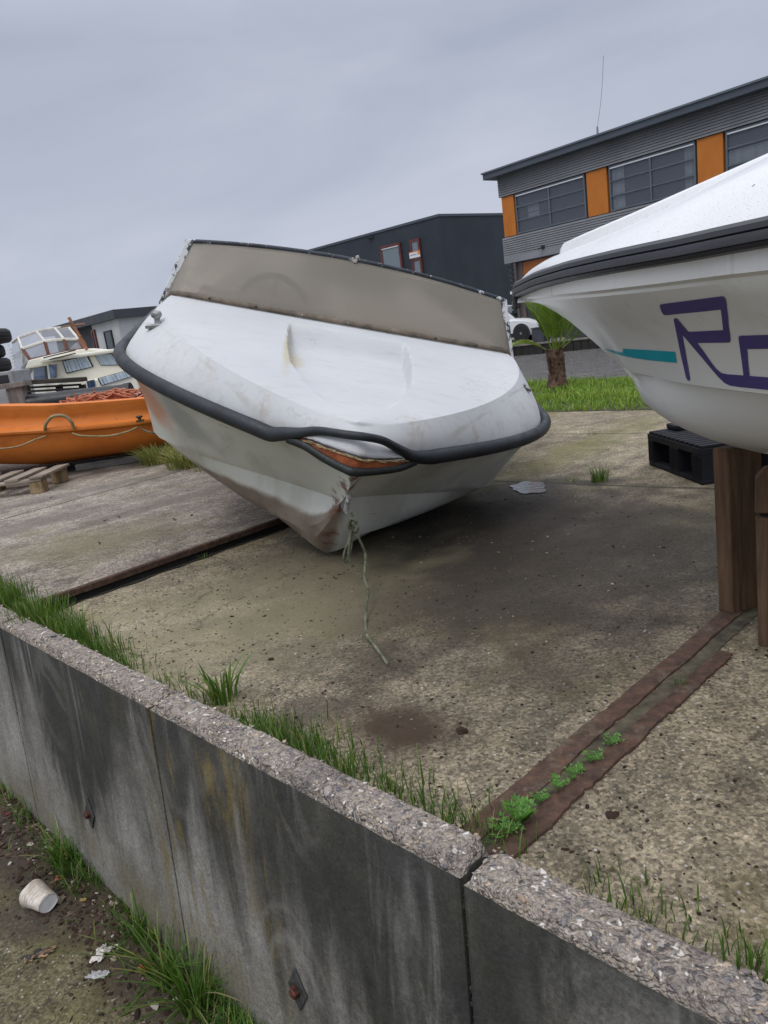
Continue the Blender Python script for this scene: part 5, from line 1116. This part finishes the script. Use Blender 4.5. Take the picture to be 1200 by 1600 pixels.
mb = MB(); FL.box(mb, a3 + (b3 - a3) * .3, a3 + (b3 - a3) * .92, lerp(sz2, sz0, .42), lerp(sz2, sz0, .58), .141, .146); obj('grey_print', mb, M_sgr, sg)
mb = MB(); q_ = FL.px(580, 371); c_ = FL(q_[0], q_[1], .1); mb.box(-.18, .18, -.14, .14, -.06, .06, Matrix.Translation(c_)); obj('wall_lamp', mb, M_black, dkb)

# low white house on the left
W0 = Vector((-9.89113545, 32, 0)); GL = Facade(W0, Vector((-14.416675, 37.42315, 0)) - W0); GR = Facade(W0, Vector((-8.62502, 33.25067, 0)) - W0)
wh = thing('white_house', 'low white flat roofed building with a dark roof edge behind the cabin cruiser', 'building', (W0.x, W0.y, GZ))
M_wall2 = simple('white_render', (.50, .51, .51), .8, 0, .1, .8); M_dwall = simple('dark_grey_cladding', (.06, .065, .07), .7, 0, .15, 1)
TZ2 = 3.12; cL, cR = GL(9, 0), GR(9, 0); bk = cL + cR - W0
sW = GL.px(142, 505)[0]; pW = GL(sW, 0)
mb = MB(); mb.prism([W0 + Vector((0, 0, GZ)), pW + Vector((0, 0, GZ)), pW + (bk - cL) + Vector((0, 0, GZ)), cR + Vector((0, 0, GZ))], (0, 0, TZ2 - GZ - .35)); obj('wall', mb, M_wall2, wh)
iw = GL.n * -.35
mb = MB(); mb.prism([pW + iw + Vector((0, 0, GZ)), cL + iw + Vector((0, 0, GZ)), bk + Vector((0, 0, GZ)), pW + (bk - cL) + Vector((0, 0, GZ))], (0, 0, TZ2 - GZ - .36)); obj('dark_wall', mb, M_dwall, wh)
mb = MB(); mid = (W0 + bk) / 2; ex = lambda p: p + (p - mid).normalized() * .3
mb.prism([ex(W0) + Vector((0, 0, TZ2 - .36)), ex(cL) + Vector((0, 0, TZ2 - .36)), ex(bk) + Vector((0, 0, TZ2 - .36)), ex(cR) + Vector((0, 0, TZ2 - .36))], (0, 0, .36)); obj('roof', mb, simple('dark_roof_edge', (.05, .055, .065), .6, 0, .1, 1), wh)
M_dglass = glass_mat('dark_window_glass', (.012, .02, .026), .1)
def winpx(Fc, par, tl, br, mat_f, mat_g, **k):
    a, zt = Fc.px(*tl); b, zb = Fc.px(*br); a, b = sorted((a, b)); return window(Fc, par, a, b, zb, zt, (), (), mat_f, mat_g, **k)
winpx(GL, wh, (163.5, 518), (182, 549), M_black, M_dglass, d=.07, fw=.06, depth=.06, room=False)
winpx(GL, wh, (144, 516), (156.5, 549), M_redf, M_dglass, d=.07, fw=.10, depth=.06, room=False)
winpx(GR, wh, (210, 509), (223, 521), M_black, M_dglass, d=.07, fw=.05, depth=.06, room=False)

# ------------------------------------------------------------------ cabin cruiser afloat on the left
YK = 15.0
cc_ = thing('cabin_cruiser', 'cream cabin cruiser with curtained windows and a clear plastic hood', 'boat', atY(100, 640, YK))
t = NT('cream_paint'); M_cream = t.fin(t.ramp(t.noise(2, 6), (.3, (.72, .69, .58, 1)), (.7, (.82, .80, .70, 1))), .4, 0, None, .4)
P0 = atY(90, 600, YK); P0.z = 0
Kf = Facade(P0, (1, .12)); Ks = Facade(P0, (-1.0, 2.1))
def wp_(Fc, x, y, d=0): s, z = Fc.px(x, y); return Fc(s, z, d)
zW = -.8
# wheelhouse: front face, side face, roof
fr = [wp_(Kf, 90, 562), wp_(Kf, 186, 551), wp_(Kf, 204, 580), wp_(Kf, 96, 596)]; fr[1].z = fr[1].z
mb = MB(); sR, zR = Kf.px(196, 551); sd_s = Ks.px(40, 575)[0]; zt = Kf.px(90, 563)[1]
back = Ks.d * sd_s
mb.prism([Kf(0, zW - .1), Kf(sR, zW - .1), Kf(sR, zW - .1) + back, Kf(0, zW - .1) + back], (0, 0, zt - zW + .1)); obj('wheelhouse', mb, M_cream, cc_, None, .04)
mb = MB(); mb.prism([Kf(-.12, zt, .16), Kf(sR + .12, zt, .16), Kf(sR + .1, zt) + back * 1.02, Kf(-.15, zt, .02) + back * 1.02], (0, 0, .07)); obj('roof', mb, M_cream, cc_, None, .025)
def kwin(Fc, quad, name='window', cmat=None):
    Q_ = [Fc.px(*q) for q in quad]; cx = sum(q[0] for q in Q_) / 4; cz = sum(q[1] for q in Q_) / 4
    G_ = [Fc(cx + (q[0] - cx) * 1.10, cz + (q[1] - cz) * 1.14, .004) for q in Q_]
    mb = MB(); mb.prism(G_, Fc.n * .022); w1 = obj(name, mb, M_black, cc_, None, .012)
    mb = MB(); n0 = 24; rr4 = []
    for k in range(n0 + 1):
        f = k / n0; tp_ = [lerp(Q_[0][i], Q_[1][i], f) for i in (0, 1)]; bt_ = [lerp(Q_[3][i], Q_[2][i], f) for i in (0, 1)]; dd = .030 + .006 * math.sin(k * 2.3)
        rr4.append([Fc(tp_[0], tp_[1], dd), Fc(bt_[0], bt_[1], dd)])
    mb.loft(rr4); obj('curtain', mb, cmat, w1, False)
    mb = MB(); mb.prism([Fc(q[0], q[1], .040) for q in Q_], Fc.n * .004); obj('pane', mb, M_glassk, w1)
M_glassk = glass_mat('cabin_glass', (.16, .19, .22), .9)
M_ck = (lambda t: t.fin(t.ramp(t.noise(1, 3, t.map(scale=(12, 3, .5))), (.35, (.70, .74, .80, 1)), (.65, (.95, .96, .98, 1))), .9))(NT('grey_curtain'))
M_cb = (lambda t: t.fin(t.ramp(t.noise(1, 3, t.map(scale=(14, 10, .5))), (.35, (.02, .045, .11, 1)), (.65, (.06, .14, .34, 1))), .9))(NT('blue_curtain'))
kwin(Kf, [(99.5, 564.5), (136, 556), (144.5, 572.5), (105.5, 582)], cmat=M_ck); kwin(Kf, [(148.5, 553.5), (174, 553), (186, 569.5), (158.5, 570)], cmat=M_ck)
kwin(Ks, [(54, 574.5), (72, 573), (74, 592), (54.5, 592)], cmat=M_cb); kwin(Ks, [(78, 571), (90 - .8, 570), (94 - 5, 589), (81, 590)], cmat=M_cb)
# lower fore cabin with its own windows
Kl = Facade(Kf(0, 0, .55), (1, .12)); sA, zA = Kl.px(140, 596); sB, zB = Kl.px(212, 581); zc_ = Kl.px(150, 592)[1]
mb = MB(); mb.prism([Kl(Kl.px(128, 600)[0], zW - .1), Kl(sB, zW - .1), Kl(sB, zW - .1, -.7), Kl(Kl.px(128, 600)[0], zW - .1, -.54)], (0, 0, zc_ - zW + .1)); obj('fore_cabin', mb, M_cream, cc_, None, .03)
kwin(Kl, [(155, 591), (200, 579), (205, 588), (160, 601.5)], cmat=M_ck); kwin(Kl, [(136, 596), (147, 593.5), (149, 603), (138, 606)], cmat=M_cb)
mb = MB(); hb = [(-2.2, 0.0), (-2.0, .5), (.5, .9), (2.2, .75), (2.9, .15), (2.4, -.5), (-2, -3.5)]
mb.prism([Kf(a, zW - .15, b) for a, b in hb], (0, 0, .62)); obj('hull', mb, M_cream, cc_, None, .05)
# hood of clear panels over a pale frame
t = NT('clear_vinyl'); t.fin((.30, .31, .34, 1), .25, 0, t.bump(t.noise(3, 4), .02, .4), .5); tr = t.n('BsdfTransparent'); tr.inputs[0].default_value = (.8, .82, .85, 1); mx = t.n('MixShader'); mx.inputs[0].default_value = .45; t.t.links.new(t.b.outputs[0], mx.inputs[1]); t.t.links.new(tr.outputs[0], mx.inputs[2]); t.t.links.new(mx.outputs[0], t.out.inputs[0]); M_vinyl = t.m
M_hoodf = simple('pale_hood_canvas', (.62, .60, .54), .8, 0, .12, 8); M_redw = simple('red_brown_wood', (.15, .055, .035), .6, 0, .3, 10)
YH = 16.2
front_b = [atY(47, 562, YH), atY(76, 556, YH), atY(105, 549, YH), atY(130, 546, YH)]; front_m = [atY(35, 545, YH + .1), atY(70, 533.5, YH), atY(100, 530, YH), atY(123, 530, YH + .1)]
top_ = [atY(29, 528, YH + 1.3), atY(57, 518, YH + .9), atY(86, 513, YH + .9), atY(108, 512, YH + 1.0)]
ho = MB()
for r_ in ((front_b, front_m), (front_m, top_)):
    for i in range(3): ho.quad(r_[0][i], r_[0][i + 1], r_[1][i + 1], r_[1][i])
sb, sm_, stp = atY(18, 590, YH + 3), atY(14, 560, YH + 3), atY(20, 535, YH + 3)
ho.quad(front_b[0], sb, sm_, front_m[0]); ho.quad(front_m[0], sm_, stp, top_[0])
hood = obj('hood', ho, M_vinyl, cc_, False)
hf = MB()
for L_, r_ in ((top_, .035), (front_m, .032)): hf.tube(catmull(L_, 4), r_, 6)
for a, b in zip(front_m, top_): hf.tube([a, b], .03, 6)
hf.tube([top_[0], stp], .035, 6); hf.tube([front_m[0], atY(36, 566, YH + 1)], .035, 6); hf.tube([top_[0], atY(37, 566, YH + 1.2)], .03, 6)
obj('hood_frame', hf, M_hoodf, hood, 60)
hf = MB()
for a, b in zip(front_b, front_m): hf.tube([a, b], .04, 4)
hf.tube(front_b, .03, 4); obj('hood_post', hf, M_redw, hood)
mb = MB(); a, b = atY(26, 595, YH + 1.5), atY(38, 573, YH + 1.2); mb.prism([a, b, b + Vector((.0, .6, .0)), a + Vector((0, .6, 0))], (.04, 0, .13)); obj('coaming', mb, M_gm, cc_)
mb = MB(); a, b = atY(136, 547, YK + .4), atY(107.5, 496, YK + .4); mb.tube([a, b], .032, 8); mb.tube([atY(95, 511, YK + .4), atY(133, 505.5, YK + .4)], .016, 6); mb.tube([a + Vector((0, 0, .1)), atY(125, 524, YK + .3)], .02, 6)
obj('mast', mb, simple('varnished_mast', (.30, .13, .06), .5, 0, .25, 6), cc_, 60)
mb = MB(); cr_ = [atY(a, b, 15.75) for a, b in ((39, 576), (44, 563), (76, 555), (105, 548.5), (132, 545), (188, 549), (188, 556), (90, 566))]; mb.prism(cr_, (0, .55, 0)); obj('coach_roof', mb, M_cream, cc_, None, .02)
rlm = MB(); 
for py in (551, 556): rlm.tube([atY(68, py + 8, YK - .15), atY(118, py - 4, YK - .15)], .012, 6)
obj('grab_rail', rlm, M_black, cc_)
mb = MB(); mb.tube([atY(12, 538, YK + 3), atY(23, 576, YK + 3)], .03, 6); [mb.tube([atY(11 + k * 1.6, 546 + k * 5, YK + 3), atY(18 + k * 1.2, 544 + k * 5, YK + 3)], .02, 6) for k in range(7)]; obj('ladder', mb, M_white, cc_)

# ------------------------------------------------------------------ cars on the far quay
M_tyre2 = M_tyre; M_rim = simple('alloy_rim', (.32, .33, .35), .35, .7, .1, 20); M_cglass = glass_mat('car_glass', (.03, .04, .05), .25)
def car(name, label, p, heading, paint, L=4.3, Wd=1.78, Ht=1.55):
    d = Vector((math.cos(heading), math.sin(heading), 0)); s_ = Vector((-d.y, d.x, 0)); p = Vector(p)
    th = thing(name, label, 'car', p, None)
    def X(a, b, c): return p + d * a + s_ * b + Vector((0, 0, c))
    h = Ht
    st = [(-.5, .62, .36, .60, .66), (-.492, .75, .27, .82, .9), (-.40, .84, .22, .90, 1.0), (-.30, .87, .2, .92, 1.02), (-.1, .88, .2, .90, 1.0), (.12, .88, .2, .88, .97), (.25, .88, .2, .86, .95), (.36, .86, .21, .80, .88), (.45, .80, .24, .70, .76), (.49, .70, .30, .60, .63), (.5, .60, .38, .52, .54)]
    mb = MB(); rows = []
    for a, w_, zb, zs, zt in st:
        w_ = w_ * Wd / 1.78; half = [(0, zb), (w_ * .86, zb), (w_ * .97, zb + .1), (w_, lerp(zb, zs, .5)), (w_ * .985, zs), (w_ * .9, zt - .02), (w_ * .55, zt + .015), (0, zt + .03)]
        rows.append([X(a * L, y, z) for y, z in half] + [X(a * L, -y, z) for y, z in reversed(half[1:-1])])
    mb.loft(rows, True, True); obj('body', mb, paint, th, 35)
    gh = [(-.46, .93), (-.38, h - .1), (-.27, h), (-.02, h), (.06, h - .05), (.245, .90)]
    mb = MB(); rows = []
    for a, z in gh:
        k = (z - .9) / (h - .9); hw = lerp(.80, .62, k) * Wd / 1.78; rows.append([X(a * L, hw + .03, .88), X(a * L, hw, z - .03), X(a * L, hw - .06, z), X(a * L, -hw + .06, z), X(a * L, -hw, z - .03), X(a * L, -hw - .03, .88)])
    mb.loft(rows, True, True); obj('cabin', mb, paint, th, 30)
    for sg_ in (1, -1):
        for a0, a1, b0, b1 in ((-.40, -.20, -.34, -.19), (-.185, .01, -.175, -.01), (.02, .185, .01, .055)):
            mb = MB(); hw = lambda z: (lerp(.80, .62, (z - .9) / (h - .9)) * Wd / 1.78 + .016) * sg_
            mb.prism([X(a0 * L, hw(.96), .96), X(a1 * L, hw(.96), .96), X(b1 * L, hw(h - .13), h - .13), X(b0 * L, hw(h - .13), h - .13)], s_ * .012 * sg_); obj('side_window', mb, M_cglass, th)
    mb = MB(); n_ = Vector((0, 0, 1)); mb.prism([X(.235 * L, -.66, .965), X(.235 * L, .66, .965), X(.078 * L, .53, h - .085), X(.078 * L, -.53, h - .085)], d * .012 + Vector((0, 0, .02))); obj('windscreen', mb, M_cglass, th)
    for a in (-.31, .315):
        for sg_ in (1, -1):
            Mw = Matrix(((d.x, 0, s_.x * sg_, 0), (d.y, 0, s_.y * sg_, 0), (0, 1, 0, 0), (0, 0, 0, 1))); c = X(a * L, .72 * sg_ * Wd / 1.78, .33); Mw.translation = c
            mb = MB(); mb.lathe([(.2, 0), (.32, 0), (.33, .04), (.33, .17), (.31, .20), (.21, .20)], Mw, 24); wl = obj('wheel', mb, M_tyre, th, 40)
            mb = MB(); mb.lathe([(.205, .185), (.19, .17), (.05, .20), (.01, .205)], Mw, 12); obj('rim', mb, M_rim, wl, 40)
            mb = MB(); mb.lathe([(.335, .10), (.40, .13), (.40, .176), (.335, .18)], Mw, 24); obj('wheel_arch', mb, M_black, th, 40)
    for sg_ in (1, -1):
        mb = MB(); mb.prism([X(.475 * L, .45 * sg_, .58), X(.44 * L, .76 * sg_, .60), X(.43 * L, .76 * sg_, .74), X(.468 * L, .45 * sg_, .68)], d * .06); obj('headlight', mb, M_white, th, None, .01)
        mb = MB(); mb.prism([X(-.3 * L, .872 * sg_ * Wd / 1.78, .2), X(.3 * L, .885 * sg_ * Wd / 1.78, .2), X(.3 * L, .893 * sg_ * Wd / 1.78, .36), X(-.3 * L, .88 * sg_ * Wd / 1.78, .36)], s_ * .012 * sg_); obj('sill', mb, M_black, th)
    mb = MB(); mb.prism([X(.455 * L, -.7, .25), X(.455 * L, .7, .25), X(.455 * L, .7, .5), X(.455 * L, -.7, .5)], d * .2); obj('bumper', mb, M_black, th, None, .03)
    return th
wf = gp(836, 531, GZ); hd = math.atan2(qd.y, qd.x); hv = Vector((math.cos(hd - .05), math.sin(hd - .05), 0))
car('parked_car', 'white car parked on the far quay behind the windscreen post', wf - hv * 1.35 + Vector((.1, .8, 0)), hd - .05, simple('white_car_paint', (.72, .73, .75), .25, 0, .03, 2))
p2 = gp(903, 523, GZ); car('parked_car', 'dark grey car parked on the far quay behind the palm crown', p2 + hv * .7 + Vector((0, .9, 0)), hd, simple('grey_car_paint', (.035, .038, .045), .25, .2, .05, 2))
def bin_(px, py, hgt, wd, label):
    p = gp(px, py, GZ); th = thing('quay_bin', label, 'bin', p, 'bins on the far quay'); M = Matrix.Translation(p) @ Matrix.Rotation(hd, 4, 'Z'); mb = MB(); mb.prism([M @ Vector(q) for q in ((-wd / 2, 0, .002), (wd / 2, 0, .002), (wd / 2, .5, .002), (-wd / 2, .5, .002))], (0, 0, hgt)); obj('body', mb, M_bin, th, None, .03)
    mb = MB(); mb.prism([M @ Vector(q) for q in ((-wd / 2 - .02, -.02, hgt + .004), (wd / 2 + .02, -.02, hgt + .004), (wd / 2 + .02, .52, hgt + .004), (-wd / 2 - .02, .52, hgt + .004))], (0, 0, .05)); obj('lid', mb, M_bin, th, None, .01)
M_bin = simple('grey_bin_plastic', (.05, .055, .068), .5, 0, .15, 4)
bin_(841, 535, .5, .5, 'grey box bin beside the front wheel of the white car'); bin_(893, 529, .55, .6, 'grey box bin standing right of the palm on the quay'); bin_(912, 527, .6, .5, 'last grey box bin partly behind the white bow')

# ------------------------------------------------------------------ palm on the lawn
pb = gp(870, 607); palm = thing('palm_tree', 'small palm with a shaggy brown trunk on the lawn by the canal', 'palm', pb)
M_trunk = (lambda t: t.fin(t.ramp(t.noise(16, 7, t.map(scale=(1, 1, .35)), .7), (.3, (.045, .028, .02, 1)), (.55, (.115, .07, .05, 1)), (.75, (.20, .135, .10, 1))), .9, 0, t.bump(t.noise(30, 6, t.map(scale=(1, 1, .25))), .02, 1), .2))(NT('palm_trunk_fibre'))
ptop = onplane(867, 545, pb, Vector((0, 1, 0)))
mb = MB(); rows = []
for k in range(23):
    f = k / 22; c = lerp(pb, ptop, f) + Vector((.012 * math.sin(f * 4), 0, 0)); r_ = interp(f, [0, .1, .25, .5, .8, 1], [.125, .112, .092, .086, .092, .085])
    rows.append([c + Vector((math.cos(a * 2 * math.pi / 26), math.sin(a * 2 * math.pi / 26), 0)) * r_ * (1 + .12 * mnoise.noise(Vector((a * 1.1, k * .9, 0))) + (.07 if (k + a // 3) % 3 == 0 else 0)) for a in range(26)])
mb.loft(rows, True, True); trk = obj('trunk', mb, M_trunk, palm, 50)
mb = MB()
for k in range(120):
    f = random.random(); a = U(0, 6.28); c = lerp(pb, ptop, f); r_ = .088; o = Vector((math.cos(a), math.sin(a), 0))
    mb.add([c + o * r_ * .9 + Vector((-o.y, o.x, 0)) * .012, c + o * r_ * .9 - Vector((-o.y, o.x, 0)) * .012, c + o * (r_ + U(.01, .04)) + Vector((0, 0, U(.03, .09)))], [(0, 1, 2)])
obj('fibres', mb, M_trunk, trk, False)
M_frond = grass_mat('palm_leaflets', ((0, (.05, .11, .015, 1)), (.5, (.13, .22, .03, 1)), (.85, (.24, .32, .045, 1)), (1, (.38, .35, .09, 1))), .4)
def frond(ang, elev, L, droop, tip=.5, yel=0):
    mb = MB(); b = ptop + Vector((math.cos(ang) * .03, math.sin(ang) * .03, -.04)); K = 26; pts = []
    for k in range(K + 1):
        f = k / K; e = elev - droop * f * f; pts.append(b if k == 0 else pts[-1] + Vector((math.cos(ang) * math.cos(e), math.sin(ang) * math.cos(e), math.sin(e))) * L / K)
    i0 = len(mb.v); mb.tube(pts, lambda t_: .009 * (1 - .8 * t_), 5)
    for i in range(i0, len(mb.v)): mb.a[i] = .75 + yel * .2
    for k in range(6, K):
        f = k / K; tg = (pts[k + 1] - pts[k - 1]).normalized(); sd2 = tg.cross(Vector((0, 0, 1)))
        if sd2.length < .15: sd2 = Vector((-math.sin(ang), math.cos(ang), 0))
        sd2.normalize(); upv = sd2.cross(tg)
        for sg_ in (1, -1):
            ll = L * .36 * (math.sin(math.pi * min(1, (f - .15) / .85) ** .7) * .8 + .2) * U(.85, 1.1); dr = (tg * .85 + sd2 * sg_ * .55 + upv * .25 + Vector((U(-.06, .06), U(-.06, .06), -.02))).normalized(); w2 = upv * .009 + tg * .005
            p_ = pts[k]; m_ = p_ + dr * ll * .5; e_ = p_ + dr * ll + Vector((0, 0, -ll * .10)); w3 = dr.cross(upv).normalized() * .011 + upv * .004
            mb.add([p_, m_ + w3, e_, m_ - w3], [(0, 1, 2), (0, 2, 3)], min(1, max(0, random.random() * .6 + yel * .5 + .1)))
    o = obj('frond', mb, M_frond, palm, False)
for a_, e_, L_, dr_, ye in ((3.1, .62, .50, 1.1, .6), (2.2, 1.2, .70, .4, .2), (1.7, 1.3, .8, .3, 0), (4.4, 1.2, .62, .2, .3), (4.9, 1.35, .68, .25, .25), (5.3, 1.2, .66, .3, .2), (5.9, 1.0, .72, .5, .2), (.1, .8, .78, .6, .1), (.6, 1.05, .8, .45, 0), (1.1, 1.2, .82, .35, 0), (0.0, .62, .62, .5, .6), (3.3, 1.3, .7, .3, .2)):
    frond(a_, e_, L_, dr_, yel=ye)

# ------------------------------------------------------------------ litter on the street
cp = gp(64, 1404, ST + .035); cup_ = thing('paper_cup', 'crumpled white paper cup lying on its side in the street', 'cup', gp(64, 1404, ST))
axis = (gp(84, 1414, ST + .03) - gp(48, 1392, ST + .035)).normalized(); zq = axis.cross(Vector((0, 0, 1))).normalized(); yq = zq.cross(axis)
Mc = Matrix(((zq.x, yq.x, axis.x, cp.x), (zq.y, yq.y, axis.y, cp.y), (zq.z, yq.z, axis.z, cp.z), (0, 0, 0, 1))) @ Matrix.Scale(1.15, 4)
t = NT('paper_cup_paint'); x = t.n('TexBrick'); t.put(x.inputs[0], t.co); 
M_cup = t.fin(t.mix(t.math('MULTIPLY', t.step(t.noise(60, 4), .52, .6), .35), t.ramp(t.noise(25, 5), (.35, (.46, .40, .33, 1)), (.65, (.66, .62, .56, 1))), (.32, .22, .12, 1)), .6)
mb = MB(); rows = []
for zz, r_ in ((-.042, .0375), (-.0415, .040), (-.039, .0405), (-.037, .039), (.0, .033), (.03, .0275), (.036, .0268)):
    rows.append([Mc @ Vector((r_ * math.cos(a * 2 * math.pi / 28) * (1 + .08 * math.sin(a * .45 + zz * 40)), r_ * math.sin(a * 2 * math.pi / 28) * (.86 + .05 * math.sin(a * .9)), zz)) for a in range(28)])
mb.loft(rows, True); obj('side', mb, M_cup, cup_, 50, solid=.0008)
mb = MB()
for zz in (-.03, -.02, -.01, 0, .01): mb.tube([Mc @ Vector(((interp(zz, [-.037, 0, .03], [.0392, .0332, .0277])) * math.cos(a * 2 * math.pi / 28) * (1 + .08 * math.sin(a * .45 + zz * 40)), (interp(zz, [-.037, 0, .03], [.0392, .0332, .0277])) * math.sin(a * 2 * math.pi / 28) * (.86 + .05 * math.sin(a * .9)), zz)) for a in range(29)], .0004, 4)
obj('printed_lines', mb, simple('cup_print', (.30, .22, .15), .7), cup_)
mb = MB(); mb.lathe([(.0262, .0335), (.001, .034)], Mc, 24); obj('base', mb, simple('cup_base', (.9, .9, .9), .5), cup_)
def scrap(name, label, cat, px, py, size, mat, asp=(1, 1), h=.015, jag=.5, rot=0):
    c = gp(px, py, ST + .003); mb = MB(); n_ = 9; rows = []
    for i in range(n_ + 1):
        row = []
        for j in range(n_ + 1):
            a, b = (i / n_ - .5) * 2, (j / n_ - .5) * 2; k = 1 + jag * mnoise.noise(Vector((a * 1.4 + px, b * 1.4 + py, 0))); q = Vector((a * size * asp[0] * k, b * size * asp[1] * k, 0)); q.rotate(Matrix.Rotation(rot, 3, 'Z'))
            row.append(c + q + Vector((0, 0, abs(mnoise.noise(Vector((a * 2.2 + py, b * 2.2, px)))) * h * 2)))
        rows.append(row)
    mb.loft(rows); return tag(obj(name, mb, mat, None, 30, solid=.001), label, cat)
M_tis = simple('tissue_paper', (.62, .58, .54), .8, 0, .1, 40); M_film = simple('grey_plastic_film', (.38, .38, .38), .3, 0, .15, 30)
scrap('paper_scrap', 'crumpled white paper scrap on the soil near the wall', 'litter', 160, 1492, .021, M_tis, (.8, 1.25), .016, .8, -.3); scrap('plastic_scrap', 'greyish clear plastic strip beside the white paper scrap', 'litter', 153, 1524, .024, M_film, (1.1, .5), .007, .4, -.2)
scrap('paper_scrap', 'tiny white paper bit above the crumpled paper scrap', 'litter', 182, 1478, .007, M_tis, (1, .7), .004)
scrap('leaf_scrap', 'larger tan leaf scrap with a dark edge on the street', 'leaf', 73, 1487, .017, simple('tan_leaf', (.30, .19, .10), .8, 0, .3, 60), (1.1, .7), .005, .9, .3); scrap('leaf_scrap', 'smaller tan leaf scrap left of the dark patch', 'leaf', 45, 1499, .012, simple('tan_leaf_b', (.30, .19, .09), .8, 0, .3, 60), (1, .7), .004, .9); scrap('leaf_scrap', 'black wet leaf lying between the two tan scraps', 'leaf', 57, 1492, .024, simple('black_leaf', (.025, .022, .024), .6, 0, .3, 60), (1.2, .7), .003, 1.0, .4)
scrap('leaf_scrap', 'small yellow leaf near the wall above the paper scrap', 'leaf', 130, 1406, .010, simple('yellow_leaf', (.34, .24, .08), .8), (1, .5), .003)
scrap('red_scrap', 'small dark red scrap at the left picture edge', 'litter', 12, 1272, .013, simple('red_litter', (.12, .02, .02), .6), (1, .7), .006)
scrap('paper_scrap', 'small white scrap beside the red scrap at the left edge', 'litter', 14, 1258, .007, M_tis, (1, .7), .004)
for px, py, r_, lab in ((225, 1512, .016, 'broken orange brick fragment in the grass at the wall foot'), (92, 1372, .012, 'small brick fragment above the paper cup')):
    mb = MB(); mb.blob(gp(px, py, ST + r_ * .4), r_, 2, (1.2, .9, .7), .5); tag(obj('brick_fragment', mb, simple('brick_red', (.28, .09, .045), .9, 0, .3, 60, .6), None, 35), lab, 'brick fragment')
mb = MB(); mb.tube([gp(768, 1278, .012), gp(778, 1281, .014), gp(800, 1275, .004)], .0022, 5); tag(obj('dry_stalk', mb, simple('stalk', (.32, .27, .17), .8)), 'pale dry stalk lying in the weeds behind the wall', 'stalk')
scrap_r = MB(); c = gp(793, 1278, .010); scrap_r.blob(c, .005, 1, (1.5, .8, .5), .4); tag(obj('red_scrap', scrap_r, simple('red_plastic', (.25, .02, .02), .5)), 'tiny red scrap in the leafy weed behind the wall', 'litter')
finish()
